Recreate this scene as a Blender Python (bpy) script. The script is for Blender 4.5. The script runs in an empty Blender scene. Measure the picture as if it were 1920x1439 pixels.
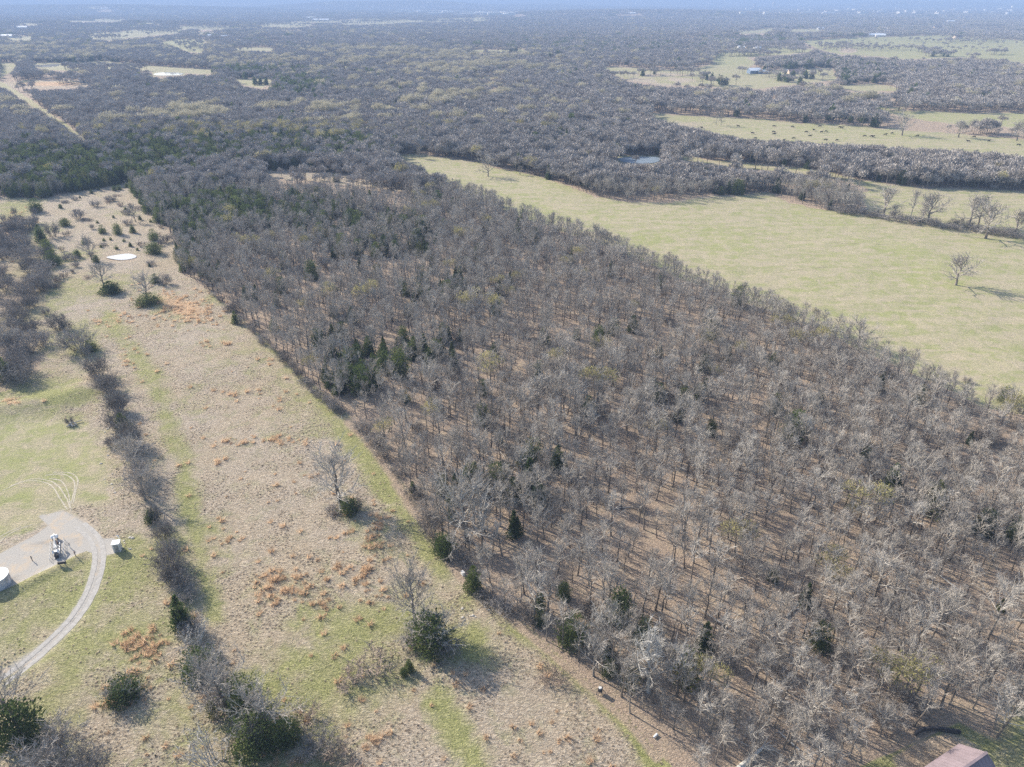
import bpy, bmesh, math, random
import numpy as np
from mathutils import Vector, Matrix
R = math.radians
rng = np.random.default_rng(7)
random.seed(7)
scene = bpy.context.scene
COL = scene.collection

# ------------------------------------------------------------------ camera, sky, sun, exposure
CAM_H, FPX, PITCH = 100.0, 1331.0, R(28.40)
cam_d = bpy.data.cameras.new('camera')
cam_d.sensor_width = 36.0
cam_d.lens = 36.0 * FPX / 1920.0
cam_d.clip_start = 1.0
cam_d.clip_end = 80000.0
cam = bpy.data.objects.new('camera', cam_d)
cam.location = (0, 0, CAM_H)
cam.rotation_euler = (math.pi / 2 - PITCH, 0, 0)
COL.objects.link(cam)
scene.camera = cam

SUN_EL = R(29.0)
SUN_DIR = Vector((-math.cos(R(36)), math.sin(R(36)), math.tan(SUN_EL))).normalized()   # towards the sun
world = bpy.data.worlds.new('World')
scene.world = world
world.use_nodes = True
wn = world.node_tree
wn.nodes.clear()
sky = wn.nodes.new('ShaderNodeTexSky')
sky.sky_type = 'NISHITA'
sky.sun_disc = False
sky.sun_elevation = SUN_EL
sky.sun_rotation = math.atan2(SUN_DIR.x, SUN_DIR.y)
sky.altitude = 250
sky.air_density = 1.0
sky.dust_density = 2.0
sky.ozone_density = 1.5
bg = wn.nodes.new('ShaderNodeBackground')
bg.inputs['Strength'].default_value = 0.14
wo = wn.nodes.new('ShaderNodeOutputWorld')
wn.links.new(sky.outputs[0], bg.inputs[0])
wn.links.new(bg.outputs[0], wo.inputs[0])

sun_d = bpy.data.lights.new('sun', 'SUN')
sun_d.energy = 4.4
sun_d.angle = R(0.5)
sun_d.color = (1.0, 0.92, 0.80)
sun = bpy.data.objects.new('sun', sun_d)
sun.rotation_euler = SUN_DIR.to_track_quat('Z', 'Y').to_euler()
sun.location = (-200, 200, 300)
COL.objects.link(sun)

HAZE_DENSITY = 2.2e-4
HAZE_COLOR = (0.30, 0.42, 0.655)
HAZE_TOP = 102.5
scene.view_settings.view_transform = 'Standard'
scene.view_settings.look = 'None'
scene.view_settings.gamma = 1.0
scene.view_settings.use_curve_mapping = False
scene.view_settings.exposure = 0.93
cy = scene.cycles
cy.use_denoising = False
cy.max_bounces = 5
cy.diffuse_bounces = 2
cy.glossy_bounces = 2
cy.transmission_bounces = 2
cy.transparent_max_bounces = 8
cy.volume_bounces = 1
cy.caustics_reflective = False
cy.caustics_refractive = False

# ------------------------------------------------------------------ noise, terrain, projection
def _hash(i, j, seed):
    n = (i.astype(np.int64) * 374761393 + j.astype(np.int64) * 668265263 + seed * 982451653) & 0x7fffffff
    n = ((n ^ (n >> 13)) * 1274126177) & 0x7fffffff
    n = (n ^ (n >> 16)) & 0xffff
    return n / 65535.0

def vnoise(x, y, seed=0):
    xi, yi = np.floor(x), np.floor(y)
    fx, fy = x - xi, y - yi
    fx, fy = fx * fx * (3 - 2 * fx), fy * fy * (3 - 2 * fy)
    a, b = _hash(xi, yi, seed), _hash(xi + 1, yi, seed)
    c, d = _hash(xi, yi + 1, seed), _hash(xi + 1, yi + 1, seed)
    return (a * (1 - fx) + b * fx) * (1 - fy) + (c * (1 - fx) + d * fx) * fy

def fbm(x, y, scale, octaves=3, seed=0):
    s, a, t = 0.0, 1.0, 0.0
    for o in range(octaves):
        s = s + a * vnoise(x / scale + 17.3 * o, y / scale - 9.1 * o, seed + o)
        t += a; a *= 0.5; scale *= 0.5
    return s / t

def sstep(a, b, x):
    t = np.clip((x - a) / (b - a), 0, 1)
    return t * t * (3 - 2 * t)

# far ridges: bearing in photo px, distance, half width (m), half depth (m), height
RIDGES = [(690, 9800, 1150, 700, 73), (850, 10300, 650, 650, 40), (600, 10600, 900, 800, 16), (980, 11500, 1300, 900, 35),
          (150, 7600, 1700, 700, 52), (-150, 12500, 2300, 900, 60), (330, 14500, 2600, 900, 60),
          (1100, 17000, 2600, 1500, 55), (1500, 16500, 2500, 1200, 50), (1740, 12500, 1500, 900, 66), (2050, 14500, 1900, 900, 60),
          (1180, 5600, 900, 700, 26), (1450, 2300, 300, 130, 9), (200, 3300, 600, 240, 14)]

def terrain(x, y):
    x = np.asarray(x, float); y = np.asarray(y, float)
    d = np.hypot(x, y)
    ramp = sstep(650, 3500, d)
    h = ramp * (fbm(x, y, 1500, 3, 3) - 0.5) * 22
    for u, dist, w, dp, hh in RIDGES:
        a = (u - 960) / FPX
        cx, cy_ = a * dist * 0.88, dist
        q = ((x - cx) / w) ** 2 + ((y - cy_) / dp) ** 2
        h = h + hh * np.exp(-np.clip(q, 0, 50) ** 1.35) * sstep(200, 900, d)
    return h

CP, SP = math.cos(PITCH), math.sin(PITCH)
def at(u, v, h=0.0):
    """photo pixel -> point on the ground"""
    xx, yy = (u - 960) / FPX, -(v - 719.5) / FPX
    dx, dy, dz = xx, CP + yy * SP, -SP + yy * CP
    z = h
    for _ in range(12):
        t = (z - CAM_H) / dz
        z = 0.5 * z + 0.5 * (float(terrain(dx * t, dy * t)) + h) if t > 600 else h
    t = (z - CAM_H) / dz
    return Vector((dx * t, dy * t, z - h))

def proj(x, y, z):
    depth = y * CP - (z - CAM_H) * SP
    up = y * SP + (z - CAM_H) * CP
    ok = depth > 1.0
    dd = np.where(ok, depth, 1.0)
    return np.where(ok, 960 + FPX * x / dd, -9e3), np.where(ok, 719.5 - FPX * up / dd, 9e3), depth

def sdist(poly, u, v):
    """signed distance in px to a polygon, positive inside"""
    P = np.asarray(poly, float)
    n = len(P)
    best = np.full(u.shape, 1e9)
    inside = np.zeros(u.shape, bool)
    for i in range(n):
        ax, ay = P[i]; bx, by = P[(i + 1) % n]
        ex, ey = bx - ax, by - ay
        t = np.clip(((u - ax) * ex + (v - ay) * ey) / (ex * ex + ey * ey + 1e-9), 0, 1)
        best = np.minimum(best, np.hypot(u - ax - t * ex, v - ay - t * ey))
        if ay != by:
            c = ((ay > v) != (by > v)) & (u < (bx - ax) * (v - ay) / (by - ay) + ax)
            inside ^= c
    return np.where(inside, best, -best)

# ------------------------------------------------------------------ the lie of the land (outlines of open ground)
FIELDS = {
 'near': [(-900, 378), (0, 370), (85, 372), (150, 358), (235, 345), (250, 352), (262, 376), (275, 404), (320, 434), (330, 470), (345, 512), (400, 548),
          (450, 595), (490, 630), (530, 668), (570, 712), (615, 748), (655, 775), (685, 815), (720, 860), (760, 912), (800, 968), (835, 1020),
          (862, 1075), (900, 1130), (980, 1165), (1050, 1225), (1120, 1290), (1190, 1365), (1265, 1445), (1330, 1530), (1700, 2200), (-2500, 2200), (-2500, 400)],
 'pasture': [(722, 289), (800, 291), (880, 302), (940, 317), (1010, 330), (1060, 347), (1120, 372), (1180, 380), (1260, 380), (1330, 369), (1375, 366), (1440, 362), (1480, 382),
          (1530, 392), (1600, 402), (1640, 398), (1790, 426), (1920, 446), (2300, 500), (2500, 860), (2040, 765), (1920, 738), (1850, 722), (1760, 680), (1640, 630), (1545, 585), (1420, 543),
          (1380, 528), (1300, 500), (1225, 470), (1150, 440), (1050, 410), (980, 386), (900, 352), (850, 336), (800, 318), (755, 302)],
 'meadow': [(1258, 289), (1330, 299), (1420, 308), (1510, 316), (1600, 335), (1700, 350), (1800, 355), (1920, 358), (2300, 372), (2300, 510), (1920, 449), (1790, 429), (1700, 407),
          (1640, 400), (1632, 380), (1625, 352), (1560, 332), (1480, 325), (1340, 311), (1262, 299)],
 'cows': [(1205, 212), (1300, 218), (1400, 221), (1500, 231), (1600, 236), (1700, 245), (1800, 252), (1920, 262), (2300, 275), (2300, 310), (1920, 296), (1870, 289),
          (1750, 280), (1650, 275), (1560, 272), (1480, 266), (1400, 262), (1340, 251), (1300, 241), (1240, 228)],
 'strip': [(1640, 205), (1700, 207), (1780, 211), (1920, 214), (2300, 222), (2300, 250), (1920, 241), (1800, 235), (1700, 222)],
 'farm': [(1120, 128), (1150, 126), (1250, 131), (1290, 132), (1345, 118), (1400, 112), (1420, 119), (1400, 128), (1440, 133), (1560, 128), (1570, 150), (1500, 158), (1420, 167), (1340, 163), (1240, 160), (1180, 151), (1150, 140)],
 'farm_old': [(1145, 134), (1250, 132), (1340, 139), (1420, 142), (1500, 138), (1550, 133), (1545, 148), (1500, 156), (1420, 166), (1340, 161), (1240, 161), (1180, 151)],
 'hill_green': [(1345, 102), (1380, 89), (1450, 86), (1520, 92), (1530, 97), (1470, 103), (1400, 108), (1420, 119), (1380, 124), (1335, 116)],
 'big_green': [(1510, 77), (1600, 71), (1680, 69), (1760, 66), (1920, 76), (2300, 88), (2300, 124), (1920, 113), (1800, 108), (1700, 110), (1640, 106), (1580, 101), (1560, 90), (1520, 82)],
 'glade': [(1555, 162), (1640, 158), (1690, 165), (1680, 172), (1600, 170)],
 'west_a': [(60, 123), (130, 118), (200, 114), (225, 120), (330, 127), (400, 131), (395, 140), (330, 136), (230, 133), (150, 135), (80, 130)],
 'west_b': [(415, 150), (500, 147), (520, 155), (490, 166), (450, 158)],
 'west_c': [(0, 157), (50, 151), (120, 150), (175, 152), (165, 162), (90, 166), (20, 163)],
 'west_d': [(160, 72), (250, 56), (335, 56), (345, 62), (280, 68), (200, 76)],
 'west_e': [(295, 80), (340, 73), (385, 75), (382, 100), (352, 98), (330, 88)],
 'west_f': [(115, 36), (230, 36), (232, 41), (130, 41)],
 'west_g': [(360, 47), (430, 49), (425, 56), (375, 56)],
 'west_h': [(490, 42), (560, 42), (600, 45), (560, 52), (500, 50)],
 'mid_a': [(640, 38), (720, 35), (790, 35), (900, 33), (1000, 32), (1010, 36), (900, 40), (780, 42), (700, 46), (640, 47)],
 'mid_b': [(878, 94), (990, 93), (985, 99), (892, 99)],
 'ride': [(-20, 146), (10, 157), (62, 190), (112, 225), (166, 264), (160, 268), (106, 230), (56, 196), (6, 165), (-20, 156)],
 'thin_a': [(478, 321), (560, 319), (640, 329), (700, 338), (770, 352), (750, 360), (690, 350), (610, 343), (500, 333)],
 'pond_gap': [(1156, 292), (1242, 292), (1242, 308), (1156, 308)],
 'dam_a': [(60, 119), (112, 118), (118, 127), (62, 127)],
 'dam_b': [(285, 133), (345, 132), (348, 142), (288, 142)],
 'n_a': [(0, 148), (0, 118), (30, 118), (30, 128)],
 'far_r1': [(1475, 55), (1540, 54), (1540, 60), (1480, 60)], 'far_r2': [(1380, 58), (1450, 56), (1440, 62), (1390, 64)],
 'west_i': [(440, 88), (515, 90), (510, 95), (440, 94)],
}
del FIELDS['farm_old']
FIELDS['big_green'] = [(1505, 77), (1560, 73), (1620, 70), (1680, 69), (1760, 66), (1920, 76), (2300, 88), (2300, 128), (1920, 116), (1860, 112), (1800, 108), (1700, 112), (1640, 106), (1580, 103), (1545, 96), (1520, 86)]
for _k, (_a, _b, _c, _d) in enumerate(((160, 233, 59, 71), (236, 343, 55, 63), (250, 317, 43, 47), (325, 427, 48, 56), (482, 573, 43, 52), (550, 640, 38, 44), (363, 402, 60, 66), (443, 517, 90, 97), (517, 573, 58, 62), (13, 62, 66, 79), (640, 750, 40, 46),
        (800, 917, 35, 40), (660, 730, 33, 38), (973, 1013, 31, 36), (873, 987, 94, 100), (868, 895, 107, 112), (1003, 1060, 108, 115), (700, 775, 118, 124), (895, 950, 154, 162), (640, 662, 123, 132), (1475, 1540, 55, 60), (1377, 1423, 58, 63), (1565, 1700, 200, 205),
        (1885, 1990, 112, 121), (1420, 1470, 53, 57), (20, 90, 44, 48), (1020, 1100, 22, 25), (100, 180, 28, 31), (1260, 1330, 72, 75), (590, 660, 62, 65), (690, 745, 72, 75), (470, 560, 70, 74), (120, 200, 88, 92), (1700, 1760, 48, 51), (1590, 1650, 52, 56), (1800, 1880, 50, 54), (240, 300, 34, 37), (1080, 1140, 40, 42), (880, 930, 143, 149))):
    _h, _m = (_d - _c) / 2, (_c + _d) / 2
    FIELDS['glade_%d' % _k] = [(_a, _m + _h * 0.3), (_a * .8 + _b * .2, _m - _h * .6), (_a * .55 + _b * .45, _m - _h), (_a * .3 + _b * .7, _m - _h * .5), (_b, _m - _h * .8), (_b * .96 + _a * .04, _m + _h * .5), (_a * .35 + _b * .65, _m + _h), (_a * .6 + _b * .4, _m + _h * .5), (_a * .85 + _b * .15, _m + _h)]
BRUSH_LEFT = [(-900, 430), (35, 425), (80, 470), (98, 520), (85, 560), (88, 640), (72, 700), (10, 735), (-900, 830)]
YARD = [(1660, 1600), (1600, 1439), (1690, 1398), (1790, 1352), (1900, 1330), (2400, 1270), (2600, 1700)]
TRACK_ROAD = [(-60, 1325), (0, 1282), (50, 1245), (95, 1205), (135, 1165), (165, 1120), (180, 1080), (186, 1045), (178, 1012), (150, 985), (115, 968)]
PAD = [(-60, 1060), (0, 1038), (60, 1005), (90, 985), (70, 968), (120, 958), (160, 985), (185, 1012), (215, 1010), (222, 1030), (215, 1040), (188, 1045), (160, 1035), (140, 1045), (60, 1082), (0, 1112), (-60, 1140)]

def line_d(pts, u, v):
    best = np.full(u.shape, 1e9)
    for (ax, ay), (bx, by) in zip(pts[:-1], pts[1:]):
        ex, ey = bx - ax, by - ay
        t = np.clip(((u - ax) * ex + (v - ay) * ey) / (ex * ex + ey * ey), 0, 1)
        best = np.minimum(best, np.hypot(u - ax - t * ex, v - ay - t * ey))
    return best

def patches(x, y):
    """scattered far fields beyond the hand-drawn ones"""
    d = np.hypot(x, y)
    n = fbm(x * 0.75, y, 620, 3, 91)
    m = fbm(x * 0.8, y * 1.25, 260, 3, 17)
    return np.maximum(sstep(0.69, 0.70, n), sstep(0.70, 0.71, m)) * sstep(4500, 5000, d) * (fbm(x, y, 90, 2, 23) < 0.62)

def open_ground(x, y, z=None, soft=2.0):
    """0..1, 1 = no trees"""
    z = terrain(x, y) if z is None else z
    u, v, dep = proj(x, y, z)
    wob = np.clip(1.2e3 / np.maximum(dep, 50), 0.6, 7)
    u2 = u + (fbm(x, y, 14, 3, 31) - 0.5) * 3.4 * wob
    v2 = v + (fbm(x, y, 14, 3, 57) - 0.5) * 2.2 * wob
    o = np.zeros(u.shape)
    for k, P in FIELDS.items():
        s = soft if v2.size and k in ('near', 'pasture', 'meadow') else min(soft, 1.0)
        o = np.maximum(o, np.clip(sdist(P, u2, v2) / s * 0.5 + 0.5, 0, 1))
    o = np.where(sdist(BRUSH_LEFT, u2, v2) > 0, 0.45 * o, o)
    o = np.maximum(o, patches(x, y))
    return o

# ------------------------------------------------------------------ node helpers
def mat_new(name):
    m = bpy.data.materials.new(name)
    m.use_nodes = True
    nt = m.node_tree
    b = nt.nodes['Principled BSDF']
    b.inputs['Specular IOR Level'].default_value = 0.25
    return m, nt, b

def nd(nt, t, **kw):
    n = nt.nodes.new(t)
    for k, v in kw.items():
        if k.startswith('i_'):
            n.inputs[k[2:].replace('_', ' ')].default_value = v
        else:
            setattr(n, k, v)
    return n

def mixc(nt, fac, a, b, blend='MIX'):
    n = nt.nodes.new('ShaderNodeMix')
    n.data_type = 'RGBA'; n.blend_type = blend
    for s, v in ((n.inputs[0], fac), (n.inputs[6], a), (n.inputs[7], b)):
        if isinstance(v, bpy.types.NodeSocket): nt.links.new(v, s)
        elif isinstance(v, (int, float)): s.default_value = v
        else: s.default_value = (*v, 1) if len(v) == 3 else v
    return n.outputs[2]

def mth(nt, op, a, b=0.0, c=None, clamp=False):
    n = nt.nodes.new('ShaderNodeMath')
    n.operation = op; n.use_clamp = clamp
    for i, v in enumerate((a, b) if c is None else (a, b, c)):
        if isinstance(v, bpy.types.NodeSocket): nt.links.new(v, n.inputs[i])
        else: n.inputs[i].default_value = v
    return n.outputs[0]

def noise(nt, vec, scale, detail=4, rough=0.55, dist=0.0):
    n = nd(nt, 'ShaderNodeTexNoise')
    n.inputs['Scale'].default_value = scale
    n.inputs['Detail'].default_value = detail
    n.inputs['Roughness'].default_value = rough
    n.inputs['Distortion'].default_value = dist
    if vec is not None: nt.links.new(vec, n.inputs['Vector'])
    return n.outputs['Fac']

def ramp2(nt, v, lo, hi):
    n = nd(nt, 'ShaderNodeMapRange', interpolation_type='SMOOTHSTEP')
    nt.links.new(v, n.inputs['Value'])
    n.inputs['From Min'].default_value = lo
    n.inputs['From Max'].default_value = hi
    return n.outputs['Result']

def simple(name, rgb, rough=0.8, var=0.12, scale=3.0, metal=0.0, spec=0.25):
    m, nt, b = mat_new(name)
    tc = nd(nt, 'ShaderNodeTexCoord')
    f = noise(nt, tc.outputs['Object'], scale, 5, 0.6)
    dk = tuple(c * (1 - 2 * var) for c in rgb); lt = tuple(min(1, c * (1 + 2 * var)) for c in rgb)
    nt.links.new(mixc(nt, ramp2(nt, f, 0.3, 0.7), dk, lt), b.inputs['Base Color'])
    b.inputs['Roughness'].default_value = rough
    b.inputs['Metallic'].default_value = metal
    b.inputs['Specular IOR Level'].default_value = spec
    return m

def plantmat(name, c1, c2, transl=0.0, rough=0.9):
    """colour drawn per plant between c1 and c2 with fine noise"""
    m, nt, b = mat_new(name)
    oi = nd(nt, 'ShaderNodeObjectInfo')
    geo = nd(nt, 'ShaderNodeNewGeometry')
    f = noise(nt, geo.outputs['Position'], 1.3, 3, 0.6)
    k = mth(nt, 'ADD', mth(nt, 'MULTIPLY', oi.outputs['Random'], 0.7), mth(nt, 'MULTIPLY', f, 0.5))
    k = ramp2(nt, k, 0.1, 1.0)
    col = mixc(nt, k, c1, c2)
    nt.links.new(col, b.inputs['Base Color'])
    b.inputs['Roughness'].default_value = rough
    b.inputs['Specular IOR Level'].default_value = 0.15
    if transl:
        tr = nd(nt, 'ShaderNodeBsdfTranslucent'); nt.links.new(col, tr.inputs['Color'])
        mx = nd(nt, 'ShaderNodeMixShader'); mx.inputs[0].default_value = transl
        nt.links.new(b.outputs[0], mx.inputs[1]); nt.links.new(tr.outputs[0], mx.inputs[2])
        nt.links.new(mx.outputs[0], nt.nodes['Material Output'].inputs['Surface'])
    return m

M = {}
M['bark'] = plantmat('bark', (0.12, 0.10, 0.082), (0.23, 0.20, 0.17))
M['twig'] = plantmat('twigs', (0.285, 0.256, 0.222), (0.44, 0.405, 0.355))
M['twig_far'] = plantmat('far_twigs', (0.29, 0.262, 0.235), (0.42, 0.385, 0.35))
M['pale'] = plantmat('pale_bark', (0.33, 0.31, 0.28), (0.46, 0.44, 0.40))
M['cedar'] = plantmat('cedar_foliage', (0.06, 0.09, 0.03), (0.12, 0.15, 0.05), 0.42)
M['olive'] = plantmat('olive_foliage', (0.085, 0.095, 0.03), (0.13, 0.14, 0.05), 0.3)
M['bud'] = plantmat('budding_leaves', (0.28, 0.26, 0.11), (0.42, 0.38, 0.17), 0.4)
M['dry'] = plantmat('dry_grass', (0.44, 0.37, 0.295), (0.62, 0.54, 0.44), 0.45)
M['blue'] = plantmat('bluestem', (0.52, 0.37, 0.235), (0.72, 0.54, 0.37), 0.45)
M['green'] = plantmat('green_grass', (0.25, 0.27, 0.10), (0.38, 0.39, 0.17), 0.45)
M['weed'] = plantmat('brown_weed', (0.20, 0.155, 0.12), (0.33, 0.26, 0.205))
M['brush'] = plantmat('brush_twigs', (0.17, 0.15, 0.132), (0.36, 0.325, 0.29))
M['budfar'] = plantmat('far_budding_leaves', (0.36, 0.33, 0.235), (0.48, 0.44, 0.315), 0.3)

# ------------------------------------------------------------------ ground
def ground_mat():
    m, nt, b = mat_new('ground_cover')
    geo = nd(nt, 'ShaderNodeNewGeometry')
    pos = geo.outputs['Position']
    A = nd(nt, 'ShaderNodeAttribute', attribute_name='cover_a')
    B = nd(nt, 'ShaderNodeAttribute', attribute_name='cover_b')
    sa = nd(nt, 'ShaderNodeSeparateColor'); nt.links.new(A.outputs['Color'], sa.inputs[0])
    sb = nd(nt, 'ShaderNodeSeparateColor'); nt.links.new(B.outputs['Color'], sb.inputs[0])
    green, orange, litter, gravel = sa.outputs[0], sa.outputs[1], sa.outputs[2], A.outputs['Alpha']
    past, dirt, farw = sb.outputs[0], sb.outputs[1], sb.outputs[2]
    big = noise(nt, pos, 0.035, 5, 0.6)
    mid = noise(nt, pos, 0.22, 5, 0.65, 0.6)
    mp = nd(nt, 'ShaderNodeMapping'); nt.links.new(pos, mp.inputs['Vector'])
    mp.inputs['Rotation'].default_value = (0, 0, R(35)); mp.inputs['Scale'].default_value = (1.0, 2.1, 1)
    tuft = noise(nt, mp.outputs[0], 1.25, 5, 0.62, 1.1)
    fine = noise(nt, pos, 4.5, 4, 0.7)
    def edge(w, n, s=0.9, lo=0.36, hi=0.64):
        v = mth(nt, 'ADD', w, mth(nt, 'MULTIPLY', mth(nt, 'SUBTRACT', n, 0.5), s))
        return ramp2(nt, v, lo, hi)
    tan = mixc(nt, ramp2(nt, tuft, 0.32, 0.66), (0.30, 0.245, 0.185), (0.48, 0.41, 0.325))
    tan = mixc(nt, ramp2(nt, big, 0.35, 0.7), tan, mixc(nt, 1.0, tan, (0.98, 0.95, 0.86), 'MULTIPLY'))
    tan = mixc(nt, mth(nt, 'MULTIPLY', ramp2(nt, mid, 0.48, 0.66), 0.55), tan, mixc(nt, ramp2(nt, tuft, 0.32, 0.66), (0.24, 0.22, 0.14), (0.39, 0.355, 0.245)))
    grn = mixc(nt, ramp2(nt, tuft, 0.3, 0.7), (0.19, 0.20, 0.075), (0.37, 0.355, 0.165))
    org = mixc(nt, ramp2(nt, fine, 0.3, 0.7), (0.42, 0.27, 0.16), (0.60, 0.42, 0.26))
    lit = mixc(nt, ramp2(nt, fine, 0.3, 0.7), (0.265, 0.20, 0.148), (0.45, 0.355, 0.27))
    lit = mixc(nt, ramp2(nt, mid, 0.45, 0.7), lit, (0.40, 0.32, 0.23))
    pg = mixc(nt, ramp2(nt, mid, 0.38, 0.62), (0.40, 0.35, 0.23), (0.30, 0.305, 0.14))
    mp2 = nd(nt, 'ShaderNodeMapping'); nt.links.new(pos, mp2.inputs['Vector'])
    mp2.inputs['Rotation'].default_value = (0, 0, R(-8)); mp2.inputs['Scale'].default_value = (0.35, 1.6, 1)
    streak = noise(nt, mp2.outputs[0], 0.12, 6, 0.65, 0.4)
    pg = mixc(nt, ramp2(nt, streak, 0.42, 0.6), pg, mixc(nt, 0.55, pg, (0.47, 0.385, 0.29)))
    pg = mixc(nt, mth(nt, 'MULTIPLY', ramp2(nt, tuft, 0.62, 0.38), 0.45), pg, (0.15, 0.15, 0.075))
    pg = mixc(nt, mth(nt, 'MULTIPLY', edge(green, mid, 1.3, 0.25, 0.85), 0.8), pg, (0.27, 0.28, 0.115))
    grv = mixc(nt, ramp2(nt, fine, 0.3, 0.7), (0.30, 0.28, 0.25), (0.42, 0.395, 0.355))
    grv = mixc(nt, ramp2(nt, mid, 0.5, 0.68), grv, (0.44, 0.36, 0.27))
    grv = mixc(nt, mth(nt, 'MULTIPLY', ramp2(nt, streak, 0.56, 0.7), 0.6), grv, (0.22, 0.20, 0.175))
    drt = mixc(nt, ramp2(nt, mid, 0.3, 0.7), (0.36, 0.27, 0.19), (0.48, 0.40, 0.30))
    fw = mixc(nt, ramp2(nt, big, 0.35, 0.65), (0.19, 0.165, 0.145), (0.28, 0.245, 0.21))
    c = mixc(nt, edge(green, mid, 1.0, 0.1, 0.72), tan, grn)
    c = mixc(nt, edge(orange, tuft, 1.6, 0.45, 0.7), c, org)
    c = mixc(nt, edge(litter, mid, 0.5), c, lit)
    c = mixc(nt, edge(past, mid, 0.3), c, pg)
    c = mixc(nt, edge(dirt, mid, 0.8), c, drt)
    c = mixc(nt, edge(gravel, mid, 0.75), c, grv)
    c = mixc(nt, farw, c, fw)
    nt.links.new(c, b.inputs['Base Color'])
    b.inputs['Roughness'].default_value = 0.95
    b.inputs['Specular IOR Level'].default_value = 0.1
    bump = nd(nt, 'ShaderNodeBump')
    bump.inputs['Distance'].default_value = 0.62
    smooth = mth(nt, 'MAXIMUM', mth(nt, 'MULTIPLY', past, 0.6), mth(nt, 'MULTIPLY', gravel, 0.93))
    nt.links.new(mth(nt, 'SUBTRACT', 1.0, smooth, clamp=True), bump.inputs['Strength'])
    hgt = mth(nt, 'ADD', tuft, mth(nt, 'MULTIPLY', fine, 0.18))
    nt.links.new(hgt, bump.inputs['Height'])
    nt.links.new(bump.outputs[0], b.inputs['Normal'])
    return m

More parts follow.
